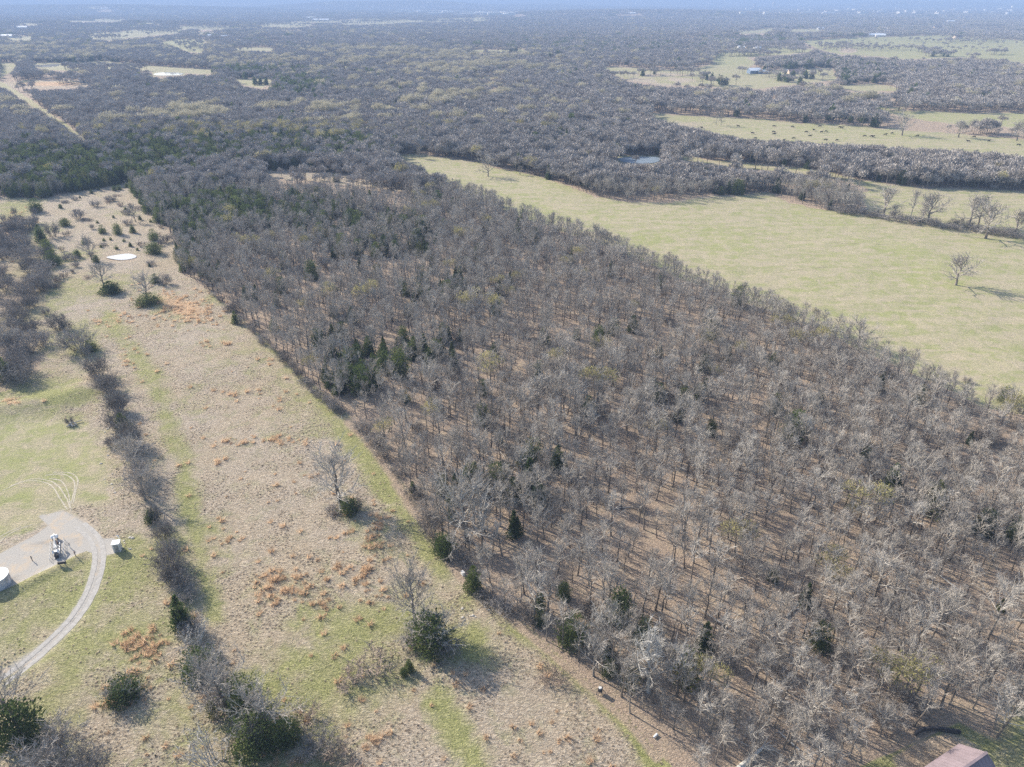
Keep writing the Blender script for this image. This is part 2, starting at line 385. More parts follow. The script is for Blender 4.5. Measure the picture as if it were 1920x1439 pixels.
def cover(x, y, z):
    u, v, dep = proj(x, y, z)
    wob = np.clip(1.2e3 / np.maximum(dep, 50), 0.6, 7)
    n1, n2 = fbm(x, y, 14, 4, 31) - 0.5, fbm(x, y, 14, 4, 57) - 0.5
    u2, v2 = u + n1 * 3.4 * wob, v + n2 * 2.2 * wob
    op = open_ground(x, y, z, 4.0)
    nearf = np.clip(sdist(FIELDS['near'], u2, v2) / 10 + 0.5, 0, 1)
    n_low = fbm(x, y, 34, 4, 8); n_mid = fbm(x, y, 9, 3, 12)
    def blob(u0, v0, ru, rv, a=1.0, ang=0.0):
        c, s = math.cos(R(ang)), math.sin(R(ang))
        du, dv = u2 - u0, v2 - v0
        q = ((du * c + dv * s) / ru) ** 2 + ((-du * s + dv * c) / rv) ** 2
        return a * np.exp(-q)
    def band(pts, w, a=1.0):
        return a * np.exp(-(line_d(pts, u2, v2) / w) ** 2)
    green = 0.08 + sstep(0.48, 0.68, n_low) * 0.42
    for g in (blob(70, 850, 150, 130, 0.45), band([(210, 600), (285, 700), (318, 780), (345, 870), (355, 950), (380, 1060), (400, 1160)], 30, 0.66), band([(500, 640), (590, 740), (660, 830), (740, 930), (800, 1030), (820, 1060)], 30, 0.62),
              blob(110, 745, 90, 22, 0.9), blob(300, 570, 70, 24, 0.5, 20), blob(60, 1130, 110, 60, 0.2), blob(700, 1170, 170, 60, 0.58), blob(620, 1250, 160, 50, 0.6), blob(150, 640, 60, 60, 0.5), blob(120, 860, 130, 80, 0.5), blob(215, 1200, 50, 120, 0.28), blob(860, 1210, 90, 42, 0.85), blob(990, 1190, 60, 30, 0.6, 30),
              blob(560, 1300, 200, 75, 0.55), band([(600, 1190), (760, 1150)], 14, 0.5), blob(350, 1350, 40, 90, 0.6), band([(830, 1320), (890, 1439)], 40, 0.65), band([(1000, 1180), (1120, 1290), (1200, 1390), (1260, 1480)], 24, 0.8),
              blob(90, 650, 60, 30, 0.45), blob(20, 900, 120, 80, 0.6), blob(240, 1080, 36, 70, 0.35), blob(300, 1250, 30, 60, 0.4), blob(440, 1010, 40, 60, 0.3), blob(700, 1010, 90, 60, 0.42, 30), blob(190, 620, 50, 50, 0.35)):
        green = np.maximum(green, g)
    green = green + (n_mid - 0.5) * 0.35 + 0.12 * sstep(980, 1200, v) * sstep(420, 560, u)
    tan_core = np.maximum.reduce([blob(450, 780, 110, 190, 1.0, -25), blob(330, 650, 110, 45, 0.9, 20), blob(520, 980, 130, 120, 0.8), blob(1000, 1340, 110, 90, 1.0, 30), blob(780, 1420, 90, 40, 0.8), blob(230, 1370, 110, 110, 0.9), blob(260, 470, 120, 90, 0.7)])
    green = green * (1 - 0.72 * np.clip(tan_core, 0, 1))
    orange = np.zeros(u.shape)
    for g in (blob(340, 575, 62, 26, 0.85, 18), blob(25, 430, 40, 45, 0.75), blob(215, 600, 30, 25, 0.5), blob(520, 825, 60, 12, 0.45), blob(520, 1095, 45, 22, 0.5, 30), blob(275, 1210, 36, 34, 0.55), blob(425, 1010, 20, 12, .4), blob(230, 670, 14, 30, .5),
              blob(90, 158, 90, 7, 0.85), blob(620, 340, 130, 12, 0.4), blob(30, 760, 22, 8, 0.7)):
        orange = np.maximum(orange, g)
    up_, vp_, _ = proj(x, y, z + 6.5)
    for k in ('pasture', 'meadow', 'cows'):
        op = np.maximum(op, np.clip(sdist(FIELDS[k], up_ + n1 * 3.4 * wob, vp_ + n2 * 2.2 * wob) / 6 + 0.6, 0, 1) * 0.9)
    litter = 1 - op
    inbrush = sdist(BRUSH_LEFT, u2, v2) > 0
    litter = np.where(inbrush, 0.3 + 0.4 * n_mid, litter)
    edge_band = np.exp(-(line_d([(655, 790), (720, 875), (800, 985), (862, 1085), (960, 1160), (1050, 1235), (1120, 1300), (1230, 1420)], u2, v2) / 17) ** 2)
    litter = np.maximum(litter, edge_band * 0.62)
    yard = np.clip(sdist(YARD, u2, v2) / 14 + 0.5, 0, 1)
    litter = litter * (1 - 0.7 * yard)
    far_past = np.zeros(u.shape)
    for k, P in FIELDS.items():
        if k in ('near', 'thin_a', 'west_c'): continue
        far_past = np.maximum(far_past, np.clip(sdist(P, u2, v2) / 2 + 0.5, 0, 1))
        if k in ('pasture', 'meadow', 'cows'): far_past = np.maximum(far_past, np.clip(sdist(P, up_ + n1 * 3.4 * wob, vp_ + n2 * 2.2 * wob) / 6 + 0.6, 0, 1))
    far_past = np.maximum(far_past, patches(x, y))
    far_past = np.maximum(far_past, 0.66 * np.clip(sdist([(-200, 800), (0, 780), (150, 790), (200, 850), (210, 940), (120, 960), (60, 1000), (-200, 1100)], u2, v2) / 20 + 0.5, 0, 1))
    far_past = far_past * (1 - np.clip(np.maximum.reduce([blob(1240, 148, 90, 14, 0.9), blob(1590, 94, 22, 8, 0.9), blob(1285, 235, 60, 14, 0.6), blob(1330, 372, 60, 8, 0.5)]), 0, 1))
    for k in ('hill_green', 'big_green', 'strip', 'west_e'):
        green = np.maximum(green, 0.55 * np.clip(sdist(FIELDS[k], u2, v2) / 3 + 0.5, 0, 1))
    green = np.maximum(green, blob(1795, 537, 40, 11, 0.8)); green = np.maximum(green, blob(1400, 440, 170, 18, 0.4, 10)); green = np.maximum(green, blob(1850, 450, 60, 9, 0.7)); green = np.maximum(green, blob(1000, 330, 90, 7, 0.5, 14))
    green = np.maximum(green, blob(1640, 700, 90, 16, 0.5, 25)); green = np.maximum(green, yard * 0.55 * (n_low > 0.5))
    dirt = np.maximum.reduce([yard * np.clip(blob(1740, 1410, 80, 40, 1.0, -15), 0, 1), blob(905, 1142, 30, 20, 0.55), blob(70, 828, 30, 10, 0.5), blob(205, 830, 10, 40, 0.42), blob(1400, 1445, 30, 14, 0.7), blob(228, 485, 42, 9, 0.95), blob(1245, 150, 100, 12, 0.45), blob(1590, 95, 24, 7, 0.8)])
    dirt = np.maximum(dirt, yard * 0.3)
    dirt = np.maximum(dirt, np.clip(sdist(FIELDS['ride'], u2, v2) / 3 + 0.5, 0, 1) * 0.2)
    gravel = np.clip(sdist(PAD, u + n1 * 8, v + n2 * 6) / 5 + 0.45, 0, 1)
    gravel = np.maximum(gravel, np.exp(-(line_d(TRACK_ROAD, u, v) / 17) ** 2) * 0.72)
    gravel = np.maximum(gravel, blob(100, 975, 50, 16, 0.62, 15))
    far_w = (1 - far_past) * sstep(9000, 12000, np.hypot(x, y)) * 1.0
    z1 = lambda a: np.clip(a, 0, 1)
    return np.stack([z1(green), z1(orange), z1(litter), z1(gravel)], -1), np.stack([z1(far_past), z1(dirt), z1(far_w), np.ones(u.shape)], -1)

def relief(x, y, z):
    """small banks and swells of the open ground near the camera"""
    u, v, dep = proj(x, y, z)
    d = np.hypot(x, y)
    h = (fbm(x, y, 26, 3, 5) - 0.5) * 0.7 + (fbm(x, y, 5, 2, 15) - 0.5) * 0.22
    h = h * sstep(900, 400, d)
    h = h * (1 - np.clip(sdist(PAD, u, v) / 10 + 1.2, 0, 1))
    h = h * (1 - np.exp(-(line_d(TRACK_ROAD, u, v) / 24) ** 2))
    bank = 1.5 * np.exp(-(line_d([(-80, 790), (0, 772), (60, 760), (120, 748), (165, 728)], u, v) / 17) ** 2)
    berm = 0.5 * np.exp(-(line_d([(-60, 1152), (0, 1122), (60, 1092), (110, 1066), (150, 1046)], u, v) / 6) ** 2)
    return np.where(dep > 1, h + bank + berm, 0)

def build_ground():
    ang = np.concatenate([np.arange(-180, -48, 6.0), np.linspace(-44, 44, 660), np.arange(48, 180, 6.0)])
    rad = np.concatenate([np.array([3, 20, 40, 52.0]), np.arange(58, 300, 0.8), 300 * np.exp(np.arange(0, math.log(29000 / 300), 0.0155))])
    a = R(1) * ang
    RR, AA = np.meshgrid(rad, a, indexing='ij')
    x, y = RR * np.sin(AA), RR * np.cos(AA)
    z0 = terrain(x, y)
    z = z0 + relief(x, y, z0) - np.where(RR > 1e3, (RR / 1e3) ** 2 * 0.0785 * 0.0, 0)
    ca, cb = cover(x.ravel(), y.ravel(), z0.ravel())
    nr, na = x.shape
    V = np.stack([x.ravel(), y.ravel(), z.ravel()], -1)
    V = np.vstack([V, [[0, 0, 0]]])
    i = np.arange(nr - 1)[:, None] * na + np.arange(na)[None, :]
    j = np.arange(nr - 1)[:, None] * na + (np.arange(na)[None, :] + 1) % na
    Q = np.stack([i, i + na, j + na, j], -1).reshape(-1, 4)[:, ::-1]
    me = bpy.data.meshes.new('ground')
    k = np.arange(na)
    T = np.stack([np.full(na, len(V) - 1), (k + 1) % na, k], -1)
    nq, ntr = len(Q), len(T)
    me.vertices.add(len(V)); me.vertices.foreach_set('co', V.ravel())
    loops = np.concatenate([Q.ravel(), T.ravel()])
    me.loops.add(len(loops)); me.loops.foreach_set('vertex_index', loops.astype(np.int32))
    me.polygons.add(nq + ntr)
    me.polygons.foreach_set('loop_start', np.concatenate([np.arange(nq) * 4, nq * 4 + np.arange(ntr) * 3]).astype(np.int32))
    me.update(calc_edges=True)
    me.polygons.foreach_set('use_smooth', np.ones(nq + ntr, bool))
    for nm, c in (('cover_a', ca), ('cover_b', cb)):
        at_ = me.attributes.new(nm, 'FLOAT_COLOR', 'POINT')
        at_.data.foreach_set('color', np.vstack([c, [[0, 0, 0, 0]]]).astype(np.float32).ravel())
    me.materials.append(ground_mat())
    o = bpy.data.objects.new('ground', me)
    COL.objects.link(o)
    o['kind'] = 'structure'
    return o
build_ground()

def gz(x, y):
    xa, ya = np.atleast_1d(np.asarray(x, float)), np.atleast_1d(np.asarray(y, float))
    t = terrain(xa, ya)
    return t + relief(xa, ya, t)

def spot(u, v):
    p = at(u, v)
    p.z = float(gz(p.x, p.y)[0])
    return p

# ------------------------------------------------------------------ mesh building helpers
class MB:
    def __init__(s): s.v = []; s.f = []; s.n = 0; s.mi = []
    def add(s, V, F, mi=0):
        V = np.asarray(V, float)
        s.v.append(V)
        for f in F: s.f.append(tuple(i + s.n for i in f)); s.mi.append(mi)
        s.n += len(V)
    def tube(s, pts, rad, n=4, mi=0, tip=False):
        pts = np.asarray(pts, float); k = len(pts)
        d = pts[-1] - pts[0]; d = d / (np.linalg.norm(d) + 1e-9)
        a = np.cross(d, (0.31, 0.17, 0.93) if abs(d[2]) < 0.9 else (1, 0, 0)); a /= np.linalg.norm(a); b = np.cross(d, a)
        th = np.arange(n) * 2 * math.pi / n
        ring = np.cos(th)[:, None] * a + np.sin(th)[:, None] * b
        V, F = [], []
        last = k - 1 if tip else k
        for i in range(last): V.append(pts[i] + ring * rad[i])
        V = np.concatenate(V)
        for i in range(last - 1):
            for j in range(n):
                j2 = (j + 1) % n
                F.append((i * n + j, i * n + j2, (i + 1) * n + j2, (i + 1) * n + j))
        if tip:
            V = np.vstack([V, pts[-1]]); t = len(V) - 1
            for j in range(n): F.append(((last - 1) * n + j, (last - 1) * n + (j + 1) % n, t))
        else:
            F.append(tuple((last - 1) * n + j for j in range(n)))
        s.add(V, F, mi)
    def box(s, c, d, rz=0.0, mi=0):
        x, y, z = d[0] / 2, d[1] / 2, d[2] / 2
        V = np.array([(-x, -y, -z), (x, -y, -z), (x, y, -z), (-x, y, -z), (-x, -y, z), (x, -y, z), (x, y, z), (-x, y, z)])
        cc, ss = math.cos(rz), math.sin(rz)
        V = V @ np.array([[cc, ss, 0], [-ss, cc, 0], [0, 0, 1]]) + np.asarray(c, float)
        s.add(V, [(0, 3, 2, 1), (4, 5, 6, 7), (0, 1, 5, 4), (1, 2, 6, 5), (2, 3, 7, 6), (3, 0, 4, 7)], mi)
    def mesh(s, name, *mats, smooth=False):
        me = bpy.data.meshes.new(name)
        me.from_pydata(np.concatenate(s.v).tolist(), [], s.f)
        for m in mats: me.materials.append(m)
        if len(mats) > 1: me.polygons.foreach_set('material_index', s.mi)
        if smooth: me.polygons.foreach_set('use_smooth', [True] * len(s.f))
        me.update()
        return me

def link(name, me, parent=None, loc=None, rz=0, scale=None):
    o = bpy.data.objects.new(name, me)
    COL.objects.link(o)
    if parent is not None: o.parent = parent
    if loc is not None: o.location = loc
    o.rotation_euler = (0, 0, rz)
    if scale is not None: o.scale = scale
    return o

def tag(o, label, cat, group=None):
    o['label'] = label; o['category'] = cat
    if group: o['group'] = group
    return o

# ------------------------------------------------------------------ plant prototypes
def rot_about(v, axis, ang):
    axis = axis / (np.linalg.norm(axis) + 1e-9)
    return v * math.cos(ang) + np.cross(axis, v) * math.sin(ang) + axis * np.dot(axis, v) * (1 - math.cos(ang))

def limb(r, p, d, L, up, nseg, wig):
    pts = [p]
    for i in range(nseg):
        d = d + np.array([0, 0, up]) + r.normal(0, wig, 3)
        d = d / np.linalg.norm(d)
        p = p + d * L / nseg
        pts.append(p)
    return np.array(pts), d

def side(r, d, ang):
    ax = np.cross(d, r.normal(0, 1, 3))
    return rot_about(d, ax, ang)

def lerp(pts, t):
    x = t * (len(pts) - 1); i = min(int(x), len(pts) - 2)
    return pts[i] + (pts[i + 1] - pts[i]) * (x - i), pts[i + 1] - pts[i]

def tri(mb, p, d, L, w, r, mi=0):
    s_ = np.cross(d, r.normal(0, 1, 3)); s_ = s_ / (np.linalg.norm(s_) + 1e-9) * w
    mb.add([p - s_, p + s_, p + d * L], [(0, 1, 2)], mi)

def oak(seed, h=9.0, w=3.2, nl=12, ns=6, nt=6, nf=3, low=0.38, forkup=0.16, trunk_r=0.15, thick=1.0):
    r = np.random.default_rng(seed)
    tk, cr = MB(), MB()
    lean = r.normal(0, 0.05, 2)
    n = 7
    tp = np.array([(lean[0] * h * t + r.normal(0, 0.05) * t * 3, lean[1] * h * t + r.normal(0, 0.05) * t * 3, -0.25 + (h * 0.88 + 0.25) * t) for t in np.linspace(0, 1, n)])
    tr = trunk_r * thick * np.array([1.25, 0.95, 0.85, 0.7, 0.5, 0.3, 0.1])
    tk.tube(tp, tr, 6)
    for i in range(nl):
        t = low + (0.97 - low) * (i + r.random() * 0.7) / nl
        p, dd = lerp(tp, t)
        az = i * 2.4 + r.normal(0, 0.35)
        el = R(r.uniform(18, 50)) + (t - low) * 0.7
        d = np.array([math.cos(az) * math.cos(el), math.sin(az) * math.cos(el), math.sin(el)])
        prof = math.sin(min(1.0, (t - low) / (1 - low) * 0.75 + 0.30) * math.pi) ** 0.6
        L = w * r.uniform(0.75, 1.15) * prof * 1.2
        lp, _ = limb(r, p, d, L, forkup, 4, 0.16)
        rr = 0.072 * thick * (0.6 + 0.4 * L / w)
        cr.tube(lp, rr * np.array([1, 0.8, 0.6, 0.42, 0.2]), 4)
        for j in range(ns):
            q, qd = lerp(lp, 0.25 + 0.75 * (j + r.random() * 0.6) / ns)
            qd = qd / (np.linalg.norm(qd) + 1e-9)
            sd = side(r, qd, R(r.uniform(25, 60)))
            SL = L * r.uniform(0.3, 0.5) + 0.25
            sp, _ = limb(r, q, sd, SL, 0.14, 2, 0.15)
            cr.tube(sp, 0.033 * thick * np.array([1, 0.7, 0.4]), 3, tip=True)
            for k in range(nt):
                s_, s2 = lerp(sp, 0.15 + 0.85 * (k + r.random() * 0.5) / nt)
                s2 = s2 / (np.linalg.norm(s2) + 1e-9)
                td = side(r, s2, R(r.uniform(20, 55))); td[2] += 0.25; td /= np.linalg.norm(td)
                TL = r.uniform(0.45, 0.95)
                cr.tube([s_, s_ + td * TL], [0.021 * thick, 0], 3, tip=True)
                for q_ in range(nf):
                    fp = s_ + td * TL * r.uniform(0.2, 0.8)
                    fd = side(r, td, R(r.uniform(25, 60)))
                    tri(cr, fp, fd, r.uniform(0.3, 0.6), 0.014 * thick, r)
    return tk, cr

def brush(seed, h=3.2, w=2.2, stems=34, ns=8, nt=9, rad=0.03):
    r = np.random.default_rng(seed)
    tk, cr = MB(), MB()
    for i in range(stems):
        az = r.uniform(0, 2 * math.pi); b0 = w * 0.35 * math.sqrt(r.random())
        p = np.array([math.cos(az) * b0, math.sin(az) * b0, -0.1])
        el = R(r.uniform(38, 85))
        az2 = az + r.normal(0, 0.5)
        d = np.array([math.cos(az2) * math.cos(el), math.sin(az2) * math.cos(el), math.sin(el)])
        L = h * r.uniform(0.75, 1.15)
        lp, _ = limb(r, p, d, L, 0.05, 3, 0.14)
        tk.tube(lp, rad * np.array([1, 0.8, 0.55, 0.2]), 3)
        for j in range(ns):
            q, qd = lerp(lp, 0.3 + 0.7 * (j + r.random() * 0.6) / ns); qd = qd / np.linalg.norm(qd)
            sd = side(r, qd, R(r.uniform(25, 65)))
            SL = L * r.uniform(0.18, 0.4)
            cr.tube([q, q + sd * SL], [0.016, 0], 3, tip=True)
            for k in range(nt):
                s_ = q + sd * SL * r.uniform(0.1, 1)
                td = side(r, sd, R(r.uniform(25, 65)))
                tri(cr, s_, td, r.uniform(0.3, 0.7), 0.022, r)
    return tk, cr

def cedar(seed, h=6.0, w=2.0, n=1700, shape='cone', size=0.30):
    r = np.random.default_rng(seed)
    tk, cr = MB(), MB()
    tk.tube([(0, 0, -0.2), (0.03, 0, h * 0.5), (0, 0.03, h * 0.92)], [0.13, 0.09, 0.03], 5)
    def prof(t):
        if shape == 'cone': return (1 - t) ** 0.8 * min(1, t * 7 + 0.55)
        if shape == 'round': return math.sqrt(max(0, 1 - (2 * t - 0.85) ** 2 / 1.35))
        return (1 - t ** 2.2) ** 0.9 * min(1, t * 5 + 0.6)
    subs = [(0, 0, h, w * 0.8)]
    for k in range(int(r.integers(4, 8))):
        a_ = k * 2.4 + r.normal(0, 0.4); q = w * r.uniform(0.3, 0.6)
        subs.append((math.cos(a_) * q, math.sin(a_) * q, h * r.uniform(0.45, 0.86), w * r.uniform(0.4, 0.62)))
    wt = np.array([q[2] * q[3] for q in subs]); wt /= wt.sum()
    for i in range(n):
        cx, cy2, hh_, ww = subs[int(r.choice(len(subs), p=wt))]
        t = r.random() ** 1.25 * 0.98
        az = r.uniform(0, 2 * math.pi)
        rr = ww * prof(t) * (r.random() ** 0.58) * (1 + 0.32 * math.sin(t * 23 + 2 * az))
        p = np.array([cx * (1 - 0.3 * t) + rr * math.cos(az), cy2 * (1 - 0.3 * t) + rr * math.sin(az), 0.12 + t * hh_ * 0.97])
        d = np.array([math.cos(az), math.sin(az), 0.75 + t]) + r.normal(0, 0.5, 3); d /= np.linalg.norm(d)
        L = size * r.uniform(0.6, 1.7)
        s_ = np.cross(d, r.normal(0, 1, 3)); s_ = s_ / np.linalg.norm(s_) * L * 0.42
        cr.add([p - s_ * 0.5, p + s_ * 0.5 + d * 0.1 * L, p + d * L + s_ * 0.3, p + d * L * 0.7 - s_], [(0, 1, 2, 3)])
    return tk, cr

def puff(r, mb, c, rx, rz, n, size, mi=0):
    """far crown: many small slivers filling a dome"""
    for i in range(n):
        v = r.normal(0, 1, 3); v /= np.linalg.norm(v)
        v[2] = abs(v[2]) * 1.1 - 0.25
        q = r.random() ** 0.33
        p = np.array(c) + v * (rx * q, rx * q, rz * q)
        d = v + np.array([0, 0, 0.5]) + r.normal(0, 0.6, 3); d /= np.linalg.norm(d)
        s_ = np.cross(d, r.normal(0, 1, 3)); s_ = s_ / np.linalg.norm(s_)
        L = size * r.uniform(0.6, 1.4)
        mb.add([p - s_ * L * 0.16, p + s_ * L * 0.16, p + d * L], [(0, 1, 2)], mi)

def mid_tree(seed, h=9.5, w=3.0, n=300, size=1.0, mi_c=1):
    r = np.random.default_rng(seed); mb = MB()
    mb.tube([(0, 0, -0.3), (r.normal(0, 0.15), r.normal(0, 0.15), h * 0.5), (r.normal(0, .3), r.normal(0, .3), h * 0.85)], [0.2, 0.13, 0.05], 4, 0)
    for i in range(7):
        az = i * 0.9 + r.random(); z = h * r.uniform(0.4, 0.7)
        e = np.array([math.cos(az) * w * 0.75, math.sin(az) * w * 0.75, h * r.uniform(0.72, 0.92)])
        mb.tube([(0, 0, z), e * 0.5 + np.array([0, 0, z * 0.45]), e], [0.1, 0.07, 0], 3, 1, tip=True)
    for k in range(5):
        a = r.uniform(0, 6.28); q = w * 0.45
        puff(r, mb, (math.cos(a) * q, math.sin(a) * q, h * r.uniform(0.6, 0.78)), w * 0.62, h * 0.26, n // 5, size, mi_c)
    return mb

def clump(seed, nt=9, spread=9.0, n=70, dark=False):
    r = np.random.default_rng(seed); mb = MB()
    for i in range(nt):
        a = i * 2.4; q = spread * math.sqrt((i + 0.5) / nt)
        h = r.uniform(7.5, 11.5)
        puff(r, mb, (math.cos(a) * q, math.sin(a) * q, h * 0.6), r.uniform(3.0, 4.3), h * 0.42, n, 2.1, 0)
        x, y = math.cos(a) * q, math.sin(a) * q
        mb.tube([(x, y, -1), (x, y, h * 0.8)], [0.25, 0.1], 3, 0)
    return mb

OAKS, PALES, CEDARS, OLIVES, BRUSHES, BUDS, WEEDS = [], [], [], [], [], [], []
for i in range(7):
    t, c = oak(100 + i, 9.0, [2.1, 2.9, 1.7, 2.4, 1.5, 3.4, 2.0][i], nl=[9, 12, 8, 10, 7, 12, 9][i], nt=5, nf=1, low=[.42, .36, .5, .4, .52, .34, .45][i], trunk_r=[.15, .17, .13, .15, .12, .18, .14][i])
    OAKS.append((t.mesh('trunk', M['bark']), c.mesh('crown', M['twig'])))
OPEN = []
for i in range(3):     # broad open-grown trees
    t, c = oak(140 + i, 9.0, [5.0, 5.4, 4.8][i], nl=18, ns=8, nt=7, nf=3, low=0.20, forkup=0.10, trunk_r=0.2, thick=1.35)
    OPEN.append((t.mesh('trunk', M['bark']), c.mesh('crown', M['twig'])))
OPENF = []
for i in range(3):     # the same for trees far off: stouter limbs and denser twigs
    t, c = oak(150 + i, 9.0, [4.6, 5.0, 4.2][i], nl=15, ns=7, nt=6, nf=2, low=0.24, forkup=0.10, trunk_r=0.13, thick=2.1)
    OPENF.append((t.mesh('trunk', M['bark']), c.mesh('crown', M['twig'])))
for i in range(2):
    t, c = oak(160 + i, 9.0, 3.4, nl=13, low=0.3, forkup=0.3, trunk_r=0.17, thick=1.3)
    PALES.append((t.mesh('trunk', M['pale']), c.mesh('crown', M['pale'])))
for i in range(5):
    t, c = cedar(200 + i, 6.0, [1.9, 2.1, 2.4, 1.7, 2.8][i], 3200, ['cone', 'egg', 'round', 'cone', 'round'][i], 0.2)
    CEDARS.append((t.mesh('trunk', M['bark']), c.mesh('crown', M['cedar'])))
for i in range(2):
    t, c = cedar(230 + i, 6.0, [2.2, 2.6][i], 900, ['egg', 'round'][i], 0.26)
    OLIVES.append((t.mesh('trunk', M['bark']), c.mesh('crown', M['olive'])))
for i in range(4):
    t, c = brush(260 + i)
    BRUSHES.append((t.mesh('stems', M['bark']), c.mesh('crown', M['brush'])))
for i in range(2):
    t, c = brush(280 + i, 1.4, 1.5, 20, 4, 4, 0.02)
    WEEDS.append((t.mesh('stems', M['weed']), c.mesh('crown', M['weed'])))
def budtree(seed):
    r = np.random.default_rng(seed)
    t, c = oak(seed, 9.0, 3.6, nl=12, nt=4, nf=0, low=0.35)
    n0 = len(c.f)
    for k in range(6):
        a = r.uniform(0, 6.28); q = 1.7
        puff(r, c, (math.cos(a) * q, math.sin(a) * q, r.uniform(5.2, 7.2)), 2.3, 2.2, 110, 0.42, 1)
    return t, c
for i in range(2):
    t, c = budtree(300 + i)
    BUDS.append((t.mesh('trunk', M['bark']), c.mesh('crown', M['twig'], M['bud'])))

# ------------------------------------------------------------------ scattered masses (one object each)
def proto_coll(name, items):
    c = bpy.data.collections.new(name)
    for i, it in enumerate(items):
        if isinstance(it, tuple):
            bm = bmesh.new(); mats = []
            for me in it:
                base = len(mats); mats += list(me.materials)
                k = len(bm.faces)
                bm.from_mesh(me); bm.faces.ensure_lookup_table()
                for f in bm.faces[k:]: f.material_index += base
            me = bpy.data.meshes.new(name); bm.to_mesh(me); bm.free()
            for m in mats: me.materials.append(m)
        else: me = it
        c.objects.link(bpy.data.objects.new('%s_%02d' % (name, i), me))
    return c

def scatter(name, coll, P, rot, scl, idx, label=None, cat=None):
    """one object whose points carry copies of the shapes in coll"""
    n = len(P)
    me = bpy.data.meshes.new(name)
    me.vertices.add(n); me.vertices.foreach_set('co', np.asarray(P, np.float32).ravel())
    for nm, ty, d, key in (('rot', 'FLOAT_VECTOR', rot, 'vector'), ('scl', 'FLOAT_VECTOR', scl, 'vector')):
        a = me.attributes.new(nm, ty, 'POINT'); a.data.foreach_set(key, np.asarray(d, np.float32).ravel())
    a = me.attributes.new('pick', 'INT', 'POINT'); a.data.foreach_set('value', np.asarray(idx, np.int32))
    o = link(name, me)
    ng = bpy.data.node_groups.new(name, 'GeometryNodeTree')
    ng.interface.new_socket('Geometry', in_out='INPUT', socket_type='NodeSocketGeometry')
    ng.interface.new_socket('Geometry', in_out='OUTPUT', socket_type='NodeSocketGeometry')
    gi, go = ng.nodes.new('NodeGroupInput'), ng.nodes.new('NodeGroupOutput')
    ci = ng.nodes.new('GeometryNodeCollectionInfo')
    ci.inputs['Collection'].default_value = coll
    ci.inputs['Separate Children'].default_value = True
    ci.inputs['Reset Children'].default_value = True
    ip = ng.nodes.new('GeometryNodeInstanceOnPoints')
    ip.inputs['Pick Instance'].default_value = True
    for nm, ty, sock in (('rot', 'FLOAT_VECTOR', 'Rotation'), ('scl', 'FLOAT_VECTOR', 'Scale'), ('pick', 'INT', 'Instance Index')):
        na = ng.nodes.new('GeometryNodeInputNamedAttribute'); na.data_type = ty
        na.inputs['Name'].default_value = nm
        ng.links.new(na.outputs['Attribute'], ip.inputs[sock])
    ng.links.new(gi.outputs[0], ip.inputs['Points'])
    ng.links.new(ci.outputs[0], ip.inputs['Instance'])
    ng.links.new(ip.outputs[0], go.inputs[0])
    md = o.modifiers.new('scatter', 'NODES'); md.node_group = ng
    o['kind'] = 'stuff'
    if label: tag(o, label, cat)
    return o

def grid_pts(x0, x1, y0, y1, s, seed, jit=0.42):
    r = np.random.default_rng(seed)
    xs, ys = np.meshgrid(np.arange(x0, x1, s), np.arange(y0, y1, s))
    xs = xs + (np.arange(xs.shape[0]) % 2)[:, None] * s * 0.5
    x = xs.ravel() + r.uniform(-jit, jit, xs.size) * s
    y = ys.ravel() + r.uniform(-jit, jit, xs.size) * s
    return x, y, r

def in_view(x, y, z, ml=0.14, mt=0.0):
    u, v, d = proj(x, y, z)
    return (d > 20) & (u > -1920 * ml) & (u < 1920 * (1 + ml * 0.6)) & (v < 1439 * 1.16), u, v, d

CEDAR_SPOTS = [(420, 405, 90, 26, .75), (350, 470, 30, 40, .5), (120, 325, 210, 38, .9), (330, 295, 170, 30, .88), (560, 285, 150, 24, .75), (690, 700, 60, 40, .45), (800, 660, 60, 30, .35), (570, 400, 80, 25, .3), (740, 470, 60, 25, .35),
               (930, 900, 70, 45, .30), (1100, 1160, 60, 40, .14), (1180, 1180, 60, 60, .10), (850, 560, 60, 30, .2), (1280, 240, 90, 12, .35), (700, 450, 100, 40, .22), (560, 170, 60, 16, .7), (1100, 90, 200, 12, .25), (1350, 150, 60, 8, .3), (1560, 140, 90, 20, .3),
               (480, 140, 90, 5, .7), (150, 325, 100, 20, .3), (880, 940, 60, 30, .2), (1560, 235, 100, 8, .35), (100, 115, 60, 8, .2), (1030, 265, 60, 14, .5), (1400, 78, 80, 6, .4), (1370, 372, 30, 6, .8)]
BUD_SPOTS = [(430, 245, 260, 24, .50), (650, 235, 90, 18, .35), (700, 120, 200, 20, .35), (900, 130, 120, 24, .35), (60, 100, 120, 18, .4), (300, 95, 160, 10, .3), (850, 190, 100, 22, .25), (1600, 190, 80, 10, .15), (560, 60, 200, 10, .2)]

def spots_p(S, u, v):
    p = np.zeros(u.shape)
    for a, b, ru, rv, k in S:
        p = np.maximum(p, k * np.minimum(1, 1.9 * np.exp(-(((u - a) / ru) ** 2 + ((v - b) / rv) ** 2))))
    return p

